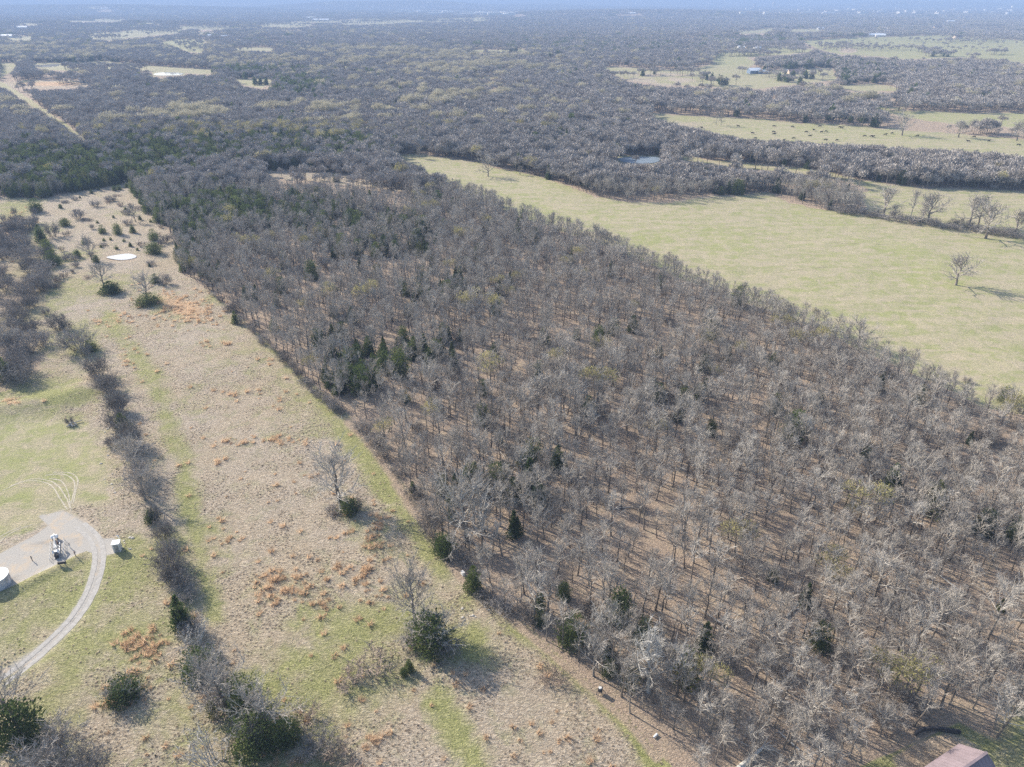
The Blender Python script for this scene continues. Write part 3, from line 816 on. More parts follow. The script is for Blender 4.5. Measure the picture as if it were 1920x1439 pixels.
SPARSE = ('farm', 'big_green', 'west_a', 'west_b', 'west_c', 'west_d', 'west_e', 'hill_green', 'thin_a', 'strip', 'glade')
def wood_mask(x, y, z, h):
    """1 where a tree of height h may stand: neither its foot nor its top shows over open ground"""
    u, v, d = proj(x, y, z)
    ut, vt, dt = proj(x, y, z + h)
    keep = open_ground(x, y, z, 2.0) < 0.5
    spr = (fbm(x, y, 55, 3, 19) > 0.66) | (vnoise(x / 3.1, y / 3.1, 8) < 0.04)
    spr &= (vnoise(x / 2.7, y / 2.7, 9) < 0.55)
    far = np.hypot(x, y).mean() > 600
    heads = [proj(x + dx, y, z + h * q)[:2] for dx, q in (((0, 1.0),) if not far else ((0, 0.4), (0, 0.75), (0, 1.1), (3.5, 0.7), (-3.5, 0.7)))]
    ut, vt, dt = proj(x, y, z + h)
    for k, P in FIELDS.items():
        clear = np.ones(x.shape, bool)
        hd = heads if k not in ('pond_gap', 'thin_a', 'meadow', 'ride') else [proj(x + dx, y, z + h * q)[:2] for dx, q in ((0, 0.4), (0, 0.75), (0, 1.05), (3, 0.7), (-3, 0.7))]
        for uh, vh in hd: clear &= sdist(P, uh, vh) < 1.0
        if k == 'pond_gap': clear |= vnoise(x / 4, y / 4, 2) < 0.12
        if k in SPARSE or k.startswith('glade'):
            keep |= spr & (sdist(P, u, v) > 0)
            keep &= spr | clear
        elif k == 'pasture' and not far:
            keep &= (sdist(P, ut, vt) < 3.0 + (fbm(x, y, 12, 2, 71) - 0.3) * 30 * 150 / np.maximum(dt, 150)) & (clear | (ut > 900))
            if k == 'pasture':
                um, vm, _ = proj(x, y, z + h * 0.5)
                keep &= (sdist(P, um, vm) < 0) | (um > 900)
        else: keep &= clear
    return keep

THIN = [(1080, 650, 120, 14, .65), (1000, 620, 90, 12, .5), (1160, 740, 60, 10, .6), (560, 350, 150, 12, .55), (1300, 830, 60, 14, .35), (900, 690, 70, 14, .35), (1050, 800, 40, 10, .3), (1240, 910, 70, 10, .5), (1420, 790, 60, 14, .4), (1600, 900, 60, 12, .4),
        (960, 1060, 60, 40, .75), (1000, 1130, 50, 25, .7), (1450, 155, 150, 25, .45), (1250, 125, 120, 20, .4), (1650, 150, 200, 18, .35), (1800, 180, 200, 15, .3), (1400, 205, 130, 8, .4)]
x, y, r = grid_pts(-420, 460, 60, 640, 3.1, 11)
z = gz(x, y)
vis, u, v, d = in_view(x, y, z, 0.16)
dens = 0.97 - spots_p(THIN, u, v) * 0.9
dens = dens * (0.6 + 0.45 * sstep(0.34, 0.52, fbm(x, y, 20, 3, 44)))
yd = sdist(YARD, u, v)
dens = np.where(yd > -10, dens * 0.22, dens)
br = (sdist(BRUSH_LEFT, u, v) > 0)
hh = (r.normal(8.3, 1.5, x.size) + 3.0 * (fbm(x, y, 30, 2, 77) - 0.5) + np.where(r.random(x.size) < 0.06, 2.6, 0)).clip(4.5, 13)
hh = np.where(d > 330, hh * 1.06, hh)
ok = vis & (r.random(x.size) < dens) & wood_mask(x, y, z, hh * 0.9) & ~br & (sdist([(1700, 1450), (1768, 1400), (1808, 1380), (1870, 1410), (1900, 1450)], u, v) < -14)
NX, NY, NZ, NH, NU, NV, ND = x[ok], y[ok], z[ok], hh[ok], u[ok], v[ok], d[ok]
pc = spots_p(CEDAR_SPOTS, NU, NV)
pc = np.maximum(pc, 0.017 * (1 + 2.0 * sstep(0.5, 0.7, fbm(NX, NY, 40, 2, 99))))
roll = r.random(NX.size)
is_c = roll < pc
is_b = (~is_c) & (r.random(NX.size) < 0.012 + spots_p(BUD_SPOTS, NU, NV))
is_o = ~(is_c | is_b)

# ---- single trees of the big wood: the ones that show largest
counters = {}
def plant(name, protos, k, x, y, z, sx, sz, rz, label, cat, group=None, names=('trunk', 'crown')):
    e = bpy.data.objects.new(name, None); COL.objects.link(e)
    e.empty_display_size = 0.5
    e.location = (x, y, z); e.rotation_euler = (0, 0, rz); e.scale = (sx, sx, sz)
    tag(e, label, cat, group)
    t, c = protos[k % len(protos)]
    for nm, me in zip(names, (t, c)):
        o = bpy.data.objects.new(nm, me); COL.objects.link(o); o.parent = e
    return e

def pick_largest(mask, n, h):
    idx = np.where(mask)[0]
    inside = (NU[idx] > 0) & (NU[idx] < 1920) & (NV[idx] > 0) & (NV[idx] < 1455)
    score = np.where(inside, h[idx] / ND[idx], -1)
    o = np.argsort(-score)[:n]
    o = o[score[o] > 0]
    return idx[o]

r = np.random.default_rng(5)
sel_o = pick_largest(is_o & (yd[ok] < -10), 258, NH)
for i in sel_o:
    k = int(r.integers(0, len(OAKS)))
    s = NH[i] / 9.0
    plant('oak_tree', OAKS, k, NX[i], NY[i], NZ[i], s * r.uniform(0.85, 1.1), s, r.uniform(0, 6.28),
          'slender bare grey oak standing close among its like in the big leafless wood', 'tree', 'bare oaks of the big wood')
sel_y = np.where(is_o & (yd[ok] >= -10) & (NU < 1930) & (NV < 1460))[0]
for i in sel_y:
    s = NH[i] / 9.0 * 1.05
    plant('oak_tree', OAKS, int(r.integers(0, 7)), NX[i], NY[i], NZ[i], s, s, r.uniform(0, 6.28),
          'bare oak on the sandy yard above the house with the mauve roof', 'tree', 'bare oaks of the yard')
sel_c = pick_largest(is_c, 150, NH)
for i in sel_c:
    s = NH[i] / 9.0 * r.uniform(0.75, 1.1)
    plant('cedar_tree', CEDARS, int(r.integers(0, 5)), NX[i], NY[i], NZ[i], s * 1.05, s, r.uniform(0, 6.28),
          'dark green cedar wedged between the leafless oaks of the big wood', 'cedar tree', 'cedars inside the big wood')
left_o = is_o.copy(); left_o[sel_o] = False; left_o[sel_y] = False
left_c = is_c.copy(); left_c[sel_c] = False

def rots(r, n, tilt=0.04):
    return np.stack([r.normal(0, tilt, n), r.normal(0, tilt, n), r.uniform(0, 6.28, n)], -1)

c_oaks = proto_coll('woods_oak', OAKS + PALES[:1])
c_ced = proto_coll('woods_cedar', CEDARS + OLIVES)
c_bud = proto_coll('woods_bud', BUDS)
c_brush = proto_coll('thicket', BRUSHES)
MIDS = [mid_tree(400 + i, 9.0, [3.0, 3.4, 2.8, 3.2][i], 330, 0.95).mesh('mid_tree', M['bark'], M['twig_far']) for i in range(4)]
MIDB = [mid_tree(420 + i, 9.0, 3.6, 420, 0.8).mesh('mid_bud', M['bark'], M['budfar']) for i in range(2)]
c_mid = proto_coll('woods_mid', MIDS)
c_midb = proto_coll('woods_midbud', MIDB)
# nearer remaining trees use the detailed shapes
nearm = left_o & (ND < 420)
farm = left_o & (ND >= 420)
def put(name, coll, m, nproto, hbase, kx=1.0, seed=1, **kw):
    n = int(m.sum()); q = np.random.default_rng(seed)
    s = NH[m] / hbase
    sc = np.stack([s * kx * q.uniform(0.85, 1.15, n), s * kx * q.uniform(0.85, 1.15, n), s], -1)
    return scatter(name, coll, np.stack([NX[m], NY[m], NZ[m]], -1), rots(q, n), sc, q.integers(0, nproto, n), **kw)
def oakpick(q, n): return np.where(q.random(n) < 0.02, 7, q.integers(0, 7, n))
o = put('bare_woods', c_oaks, nearm, 7, 9.0, 1.0, 21)
put('middle_woods', c_mid, farm, 4, 9.0, 1.05, 22)
put('cedar_woods', c_ced, left_c, 6, 7.0, 1.05, 23)
put('budding_woods', c_bud, is_b, 2, 8.6, 1.05, 24)

# understorey brush of the big wood and of the left thicket
x, y, r = grid_pts(-420, 420, 60, 560, 6.0, 33)
z = gz(x, y); vis, u, v, d = in_view(x, y, z, 0.12)
inb = sdist(BRUSH_LEFT, u, v)
pk = np.where(inb > 0, 0.75 * sstep(0.26, 0.46, fbm(x, y, 16, 2, 41)), 0.26 * sstep(0.42, 0.62, fbm(x, y, 26, 2, 66)))
okb = vis & (r.random(x.size) < pk) & ((inb > 0) | wood_mask(x, y, z, 3.0)) & (sdist(YARD, u, v) < 0)
n = int(okb.sum())
s = np.where(inb[okb] > 0, r.uniform(0.9, 2.0, n), r.uniform(0.5, 1.1, n))
scatter('undergrowth', c_brush, np.stack([x[okb], y[okb], z[okb]], -1), rots(r, n), np.stack([s, s, s], -1), r.integers(0, 4, n))

# trees from 600 m to the ridges
x, y, r = grid_pts(-1250, 1250, 600, 1700, 7.0, 51)
z = terrain(x, y); vis, u, v, d = in_view(x, y, z, 0.1)
hh = r.normal(10.5, 1.4, x.size).clip(6, 15)
dens = 0.97 - spots_p(THIN, u, v) * 0.9
ok = vis & (r.random(x.size) < dens * (0.75 + 0.5 * fbm(x, y, 60, 2, 4))) & wood_mask(x, y, z, hh * 1.0) & ((y > 640) | (np.abs(x) > 420))
NX, NY, NZ, NH, NU, NV, ND = x[ok], y[ok], z[ok], hh[ok], u[ok], v[ok], d[ok]
pc = np.maximum(spots_p(CEDAR_SPOTS, NU, NV), 0.05 * (fbm(NX, NY, 120, 2, 9) > 0.5))
is_c = r.random(NX.size) < pc
is_b = ~is_c & (r.random(NX.size) < 0.02 + spots_p(BUD_SPOTS, NU, NV) * 1.3 * sstep(0.45, 0.6, fbm(NX, NY, 45, 2, 13)))
c_fced = proto_coll('far_cedar', [cedar(500 + i, 6.0, 2.3, 320, ['egg', 'cone'][i], 0.7)[1].mesh('far_cedar', M['cedar']) for i in range(2)])
put('far_bare_woods', c_mid, ~(is_c | is_b), 4, 9.0, 1.3, 25)
put('far_cedar_woods', c_fced, is_c, 2, 6.3, 1.1, 26)
put('far_budding_woods', c_midb, is_b, 2, 7.6, 1.35, 27)

CL = [clump(600 + i).mesh('clump', M['twig_far']) for i in range(3)]
CLB = [clump(620 + i, 8).mesh('clump_bud', M['budfar']) for i in range(1)]
CLC = [clump(640 + i, 8).mesh('clump_cedar', M['cedar']) for i in range(1)]
c_cl = proto_coll('distant_clump', CL + CLB + CLC)
TOWN = [(u_, 25 + 3 * (u_ - 745) / 230) for u_ in range(690, 985, 12)] + [(u_, 24) for u_ in range(1380, 1915, 14)] + [(1195, 26), (1216, 25), (1172, 27), (42, 54), (15, 71), (200, 21), (581, 35), (606, 39), (423, 73), (396, 71), (1640, 69), (1757, 54), (1538, 56), (1782, 42)]
TW = np.array([at(a_, b_)[:2] for a_, b_ in TOWN])
allP, allR, allS, allI = [], [], [], []
for (y0, y1, s0, sc) in ((1700, 4200, 19.0, 1.0), (4200, 12500, 44.0, 2.3)):
    x, y, r = grid_pts(-y1 * 0.85, y1 * 0.85, y0, y1, s0, int(60 + y0))
    z = terrain(x, y); vis, u, v, d = in_view(x, y, z, 0.08)
    if sc > 2: z = z - 4
    nb = np.zeros(x.shape, bool)
    for bx, by in TW:
        dd = math.hypot(bx, by); lx, ly = bx / dd, by / dd
        al = (x - bx) * lx + (y - by) * ly; ac = -(x - bx) * ly + (y - by) * lx
        nb |= (al < dd * 0.006) & (al > -dd * 0.06) & (np.abs(ac) < dd * 0.007) & (vnoise(x / 60, y / 60, 5) < 0.8)
    cl = open_ground(x, y, None, 1.0) < 0.5
    for du, hh_ in ((0, 11 * (1 if sc < 2 else 1.35)), (9 * sc, 4), (-9 * sc, 4)):
        ut, vt, _ = proj(x + du, y, z + hh_)
        for k, P in FIELDS.items():
            if P[0][1] < 175: cl &= ~(sdist(P, ut, vt) > 0.3)
    ok = vis & ~nb & cl & (r.random(x.size) < 0.93)
    if sc > 2: ok |= vis & ~nb & (fbm(x, y, 260, 3, 29) > 0.56) & (r.random(x.size) < 0.8)
    n = int(ok.sum()); x, y, z, u, v = x[ok], y[ok], z[ok], u[ok], v[ok]
    i_ = r.integers(0, 3, n)
    pb = 0.05 + spots_p(BUD_SPOTS, u, v) * 0.8
    i_ = np.where(r.random(n) < pb, 3, i_)
    i_ = np.where(r.random(n) < np.maximum(0.06, spots_p(CEDAR_SPOTS, u, v) * 0.8), 4, i_)
    s = r.uniform(0.8, 1.2, n)
    allP.append(np.stack([x, y, z], -1)); allR.append(rots(r, n, 0.0)); allS.append(np.stack([s * sc, s * sc, s * (1.0 if sc < 2 else 1.35)], -1)); allI.append(i_)
x, y, r = grid_pts(-4500, 4500, 1700, 5200, 17.0, 91)
z = terrain(x, y); vis, u, v, d = in_view(x, y, z, 0.05)
ok = vis & (open_ground(x, y, z, 1.0) > 0.5) & ((fbm(x, y, 110, 3, 61) > 0.60) | (r.random(x.size) < 0.05))
n = int(ok.sum()); s = r.uniform(0.7, 1.3, n)
scatter('distant_field_trees', c_mid, np.stack([x[ok], y[ok], z[ok]], -1), rots(r, n), np.stack([s * 1.3, s * 1.3, s], -1), r.integers(0, 4, n))
scatter('distant_woods', c_cl, np.concatenate(allP), np.concatenate(allR), np.concatenate(allS), np.concatenate(allI))

# ------------------------------------------------------------------ grass tufts
def tuft_mesh(seed, name, mat, h=0.45, w=0.4, n=26, lean=0.5, wid=0.06):
    lean = lean + 0.6
    r = np.random.default_rng(seed); mb = MB()
    for i in range(n):
        a = r.uniform(0, 6.28); q = w * 0.45 * math.sqrt(r.random())
        p = np.array([q * math.cos(a), q * math.sin(a), -0.05])
        d = np.array([math.cos(a) * 0.7 + lean, math.sin(a) * 0.7, 1.0]) + r.normal(0, 0.25, 3); d /= np.linalg.norm(d)
        tri(mb, p, d, h * r.uniform(0.7, 1.3), wid, r)
    return mb.mesh(name, mat)
TU = [tuft_mesh(700, 'tuft', M['dry']), tuft_mesh(701, 'tuft', M['dry'], 0.6, 0.5), tuft_mesh(702, 'tuft', M['green'], 0.25, 0.5, 22, 0.3), tuft_mesh(703, 'tuft', M['weed'], 0.55, 0.45, 24, 0.1)]
c_tu = proto_coll('tufts', TU)
x, y, r = grid_pts(-150, 130, 58, 300, 0.66, 71, 0.5)
z = gz(x, y); vis, u, v, d = in_view(x, y, z, 0.03)
inn = sdist(FIELDS['near'], u, v) > -8
ca, cb = cover(x, y, terrain(x, y))
ok = vis & inn & (ca[:, 3] < 0.3) & (cb[:, 0] < 0.5) & (r.random(x.size) < np.where(ca[:, 0] > 0.45, 0.25, 0.85) * sstep(0.38, 0.6, fbm(x, y, 5.5, 2, 3))) & (r.random(x.size) < np.clip(170 / d, 0, 1)) & (d < 300)
x, y, z, ca = x[ok], y[ok], z[ok], ca[ok]; n = len(x)
pick = np.where(ca[:, 0] > 0.42, np.where(r.random(n) < 0.6, 2, 1), np.where(r.random(n) < 0.02, 3, r.integers(0, 2, n)))
s = r.uniform(0.3, 0.62, n)
rz = np.stack([np.zeros(n), np.zeros(n), R(-35) + r.normal(0, 0.7, n)], -1)
scatter('dry_grass', c_tu, np.stack([x, y, z], -1), rz, np.stack([s, s, s], -1), pick, 'tufted dry tan grass over the open fields', 'grass')
# rust-coloured bluestem clumps
BL = [tuft_mesh(720 + i, 'bluestem', M['blue'], 1.15, 0.8, 46, 0.15, 0.045) for i in range(2)]
c_bl = proto_coll('bluestem', BL)
BS = [(540, 1105, 26, 26, 46), (500, 1085, 14, 12, 22), (425, 1012, 22, 8, 14), (690, 1130, 26, 16, 14), (610, 1080, 60, 40, 26), (695, 1075, 30, 16, 26), (705, 1020, 22, 26, 24), (715, 985, 22, 12, 20), (590, 1130, 30, 22, 16),
      (520, 825, 34, 5, 34), (455, 825, 20, 5, 14), (340, 575, 55, 22, 170), (380, 600, 22, 6, 30), (410, 645, 20, 4, 16), (250, 590, 40, 8, 20), (505, 680, 14, 4, 10), (410, 865, 12, 3, 8), (275, 1215, 22, 26, 46), (245, 1205, 12, 12, 14),
      (235, 660, 10, 26, 22), (480, 745, 60, 12, 10), (580, 960, 40, 20, 8), (25, 425, 30, 30, 60), (215, 600, 24, 10, 18), (230, 1290, 26, 18, 12), (1050, 1375, 40, 24, 16), (30, 760, 20, 4, 16), (210, 1320, 14, 5, 8), (545, 1425, 40, 10, 10), (690, 1390, 16, 14, 8)]
P = []
r = np.random.default_rng(17)
for u0, v0, su, sv, k in BS:
    for _ in range(int(k * 0.8)):
        p = spot(u0 + r.normal(0, su * 0.95), v0 + r.normal(0, sv * 0.95)); P.append(p)
for _ in range(560):
    u0, v0 = r.uniform(180, 1150), 560 + 879 * r.random() ** 1.5
    if sdist(FIELDS['near'], np.array([u0]), np.array([v0]))[0] > 12 and r.random() < 0.5 and not (u0 < 260 and v0 < 1100): P.append(spot(u0, v0))
n = len(P); s = r.uniform(0.35, 1.15, n)
scatter('bluestem_grass', c_bl, P, rots(r, n, 0.1), np.stack([s, s, s], -1), r.integers(0, 2, n), 'rust orange bluestem bunches standing above the tan grass', 'grass')

# ------------------------------------------------------------------ hand-placed trees and bushes
# (u, v of the foot, height m, width m, kind, label, group)
H = []
def hp(u, v, h, w, kind, label, group=None): H.append((u, v, h, w, kind, label, group))
hp(638, 943, 11.5, 12, 'open', 'lone bare oak with a rounded crown in the tan field, cedar bush at its foot')
hp(654, 960, 3.6, 6, 'cedar', 'dark cedar bush under the lone bare oak in the tan field')
hp(622, 962, 1.6, 4, 'brush', 'low brush on the near side of the lone oak with the cedar bush')
hp(668, 950, 2.2, 5, 'brush', 'grey brush on the wood side of the lone oak with the cedar bush')
hp(838, 1222, 3.0, 7, 'brush', 'grey brush on the shaded side of the broad dark cedar mass')
hp(770, 1200, 3.0, 6, 'brush', 'grey brush in front of the crooked tree by the dark cedar mass')
hp(780, 1168, 10.5, 9, 'open', 'bare crooked tree rising out of the dark cedar mass near the green patch')
hp(806, 1216, 8.0, 9, 'cedar', 'broad dark cedar mass tangled with bare limbs, casting the long shadow')
hp(822, 1205, 6.0, 8, 'open', 'twisted bare tree in front of the broad dark cedar mass')
hp(768, 1257, 3.0, 2.4, 'cedar', 'small upright cedar just below the broad dark cedar mass')
hp(757, 1266, 2.0, 1.8, 'cedar', 'tiny cedar beside the small upright cedar')
hp(700, 1252, 2.6, 8, 'weedbrush', 'low mauve brown thicket on the grass left of the small upright cedar')
hp(655, 1280, 2.2, 6, 'weedbrush', 'low mauve brown thicket beside the grassy ditch')
hp(832, 1042, 5.5, 6, 'cedar', 'cedar bush at the edge of the big wood below the tall leaning oak')
hp(865, 1055, 2.6, 5, 'brush', 'grey brush between the two cedars at the edge of the big wood')
hp(888, 1110, 6.6, 5, 'cedar', 'conical yellow green cedar alone at the wood edge, small white box beside it')
hp(1012, 1150, 4.8, 3, 'cedar', 'narrow cedar in front of the bare oaks, upper one of a pair')
hp(1013, 1173, 3.4, 2.6, 'cedar', 'narrow cedar in front of the bare oaks, lower one of a pair')
hp(876, 1014, 13, 12, 'open', 'tall leaning bare oak with a dark trunk at the corner of the wood')
hp(806, 1010, 6.5, 7, 'brush', 'pale wispy bare tree leaning over the field at the wood edge')
hp(1074, 1206, 7, 6, 'cedar', 'dark cedar at the front of the evergreen cluster on the wood edge')
hp(1113, 1216, 8, 7, 'pale', 'silvery bare tree overlapping the evergreen cluster on the wood edge')
hp(1160, 1172, 9, 6, 'cedar', 'tall cedar at the back of the evergreen cluster on the wood edge')
hp(1205, 1205, 6, 5, 'cedar', 'cedar on the inner side of the evergreen cluster on the wood edge')
hp(1216, 1296, 12, 12, 'pale', 'large pale bare oak with spreading lower limbs at the wood edge')
hp(1182, 1286, 5, 4, 'olive', 'olive green bush beneath the large pale bare oak')
hp(1142, 1264, 3.2, 3, 'cedar', 'small cedar left of the olive green bush')
hp(1285, 1282, 8, 6, 'olive', 'loose olive green evergreen just inside the wood, right of the pale oak')
hp(1147, 1243, 7.5, 7, 'open', 'grey bare tree between the evergreen cluster and the large pale oak')
hp(1036, 1276, 1.8, 6, 'weedbrush', 'rusty brown low weeds by the path through the tan field')
hp(1690, 1308, 11, 9, 'bud', 'yellow green budding tree above the house yard')
hp(1640, 1300, 9, 7, 'bud', 'smaller yellow green budding tree left of the one above the house yard')
hp(1487, 828, 9, 7.5, 'cedar', 'big solitary cedar standing out among the bare oaks of the wood')
hp(1665, 930, 9, 6, 'cedar', 'dark cedar with a deep shadow in the wood, beside the pale green evergreen')
hp(1745, 965, 9, 8, 'olive', 'pale olive green evergreen deep in the wood')
hp(1385, 575, 8, 7, 'cedar', 'dark cedar on the far edge of the wood where it meets the pasture')
hp(1327, 606, 6, 5, 'cedar', 'dark cedar in a gap near the far edge of the wood')
hp(598, 656, 7.5, 7, 'cedar', 'rounded cedar by the wood edge at the head of the tan field')
for u, v, h in ((642, 638, 6.5), (692, 668, 7), (750, 708, 10), (680, 738, 9), (640, 732, 7), (655, 718, 7), (622, 727, 5.5), (777, 674, 8), (817, 672, 7), (840, 562, 8), (927, 668, 5), (930, 592, 7), (792, 530, 7), (812, 512, 7), (905, 797, 7), (762, 754, 4),
                (1020, 647, 7), (1122, 652, 8), (1150, 627, 6), (1045, 879, 7), (1280, 759, 6), (1320, 697, 6), (1235, 669, 5), (1225, 732, 4), (930, 922, 8), (962, 942, 7), (1010, 947, 6), (1452, 774, 6), (1535, 759, 5), (1840, 1004, 7), (1900, 1012, 6), (700, 725, 8), (720, 700, 8)):
    hp(u, v, h, h * 0.8, 'cedar', 'dark green cedar wedged between the leafless oaks of the big wood', 'cedars inside the big wood')
hp(1882, 752, 4.5, 4.5, 'cedar', 'small cedar on the pasture edge above the corner of the wood')
hp(1610, 650, 8.5, 9, 'open', 'dark limbed bare oak leaning out to the pasture from the wood')
# edge of the wood beside the clearing with the white pond
for u, v, h in ((250, 362, 7), (259, 370, 7), (268, 382, 7), (274, 394, 7), (339, 442, 8), (352, 452, 8), (347, 470, 7), (350, 493, 6.5), (384, 490, 5.5), (400, 462, 7), (420, 440, 7)):
    hp(u, v, h, h * 0.75, 'cedar', 'dark cedar in the row along the wood edge facing the white pond', 'cedars along the wood edge by the pond')
hp(442, 608, 5, 3.5, 'cedar', 'small pointed cedar alone at the wood edge beside the tan field')
hp(222, 441, 5.5, 5.5, 'cedar', 'plump round cedar, middle of the three beyond the white pond')
hp(193, 438, 4.2, 4, 'cedar', 'round cedar leaning, left of the plump one beyond the white pond')
hp(250, 438, 4.2, 4.2, 'cedar', 'pointed cedar, right of the plump one beyond the white pond')
hp(122, 424, 4.2, 7, 'cedar', 'low spreading cedar between the orange grass and the pond clearing')
hp(70, 398, 7.5, 7, 'cedar', 'dark cedar at the far corner of the pond clearing')
hp(79, 455, 8.5, 7, 'cedar', 'tall dark cedar, top one of the three beside the orange grass')
hp(92, 480, 8, 6.5, 'cedar', 'dark cedar, middle one of the three beside the orange grass')
hp(101, 498, 7, 7, 'cedar', 'dark cedar, bottom one of the three beside the orange grass')
hp(100, 445, 7, 8, 'brush', 'grey green brush behind the three dark cedars by the orange grass')
hp(289, 476, 5.5, 9, 'cedar', 'wide dark cedar just right of the white pond')
hp(289, 451, 5.5, 5, 'cedar', 'cedar behind the wide dark one right of the white pond')
hp(310, 456, 3.5, 6, 'brush', 'brush between the wide cedar by the pond and the wood')
hp(146, 483, 3.6, 4.2, 'cedar', 'small cedar left of the white pond')
hp(159, 458, 3, 3, 'cedar', 'small round cedar up and left of the white pond')
hp(172, 487, 9, 7, 'open', 'bare tree just left of the white pond')
hp(181, 493, 3.2, 4, 'cedar', 'low cedar at the foot of the bare tree left of the white pond')
hp(195, 537, 9, 8, 'open', 'bare tree rising behind the low wide cedar at the head of the tan field')
hp(208, 550, 5, 11, 'cedar', 'low wide cedar with the bare tree behind it at the head of the tan field')
hp(275, 562, 9, 8, 'open', 'bare tree standing in the low cedar beside the orange grass patch')
hp(278, 570, 4, 10, 'cedar', 'low wide cedar beside the orange grass patch')
hp(293, 531, 4, 5.5, 'cedar', 'cedar bush between the white pond and the orange grass patch')
hp(310, 533, 4, 6, 'brush', 'grey thorny brush beside the cedar bush above the orange grass patch')
hp(254, 416, 8, 6, 'open', 'thin bare tree standing in the pond clearing')
hp(147, 411, 4.5, 8, 'brush', 'grey brush clump in the middle of the pond clearing')
hp(180, 388, 3.5, 7, 'brush', 'thin brush clump toward the far side of the pond clearing')
hp(205, 378, 3, 6, 'brush', 'thin brush clump near the far edge of the pond clearing')
for u, v, h in ((172, 363, 2.6), (215, 358, 3.2), (224, 356, 3.2), (238, 352, 3), (114, 391, 2.5), (185, 356, 2), (236, 395, 2), (263, 413, 2.2), (283, 417, 1.6), (183, 419, 1.6), (213, 409, 1.6), (219, 468, 1.8), (245, 463, 2.2), (190, 465, 1.4), (195, 452, 1.5), (281, 501, 1.6), (208, 451, 1.4), (233, 454, 1.5), (150, 372, 1.5), (258, 470, 1.4)):
    hp(u, v, h, h * 1.1, 'cedar', 'small dark cedar seedling dotted over the clearing round the white pond', 'small cedars of the pond clearing')
rs = np.random.default_rng(88)
for k in range(46):
    u, v = rs.uniform(95, 320), rs.uniform(365, 540)
    if sdist(FIELDS['near'], np.array([u]), np.array([v]))[0] < 5 or sdist(BRUSH_LEFT, np.array([u]), np.array([v]))[0] > -5 or (abs(u - 228) < 40 and abs(v - 484) < 16): continue
    hp(u, v, rs.uniform(1.0, 2.6), rs.uniform(2.5, 6), 'weedbrush' if k % 2 else 'brush', 'low thin scrub in the rough clearing round the white pond', 'scrub of the pond clearing')
for k in range(12):
    hp(rs.uniform(2, 70), rs.uniform(385, 450), rs.uniform(2.0, 6.0), rs.uniform(3, 6), 'brush', 'grey scrub scattered over the orange grass at the far left', 'scrub on the orange grass')
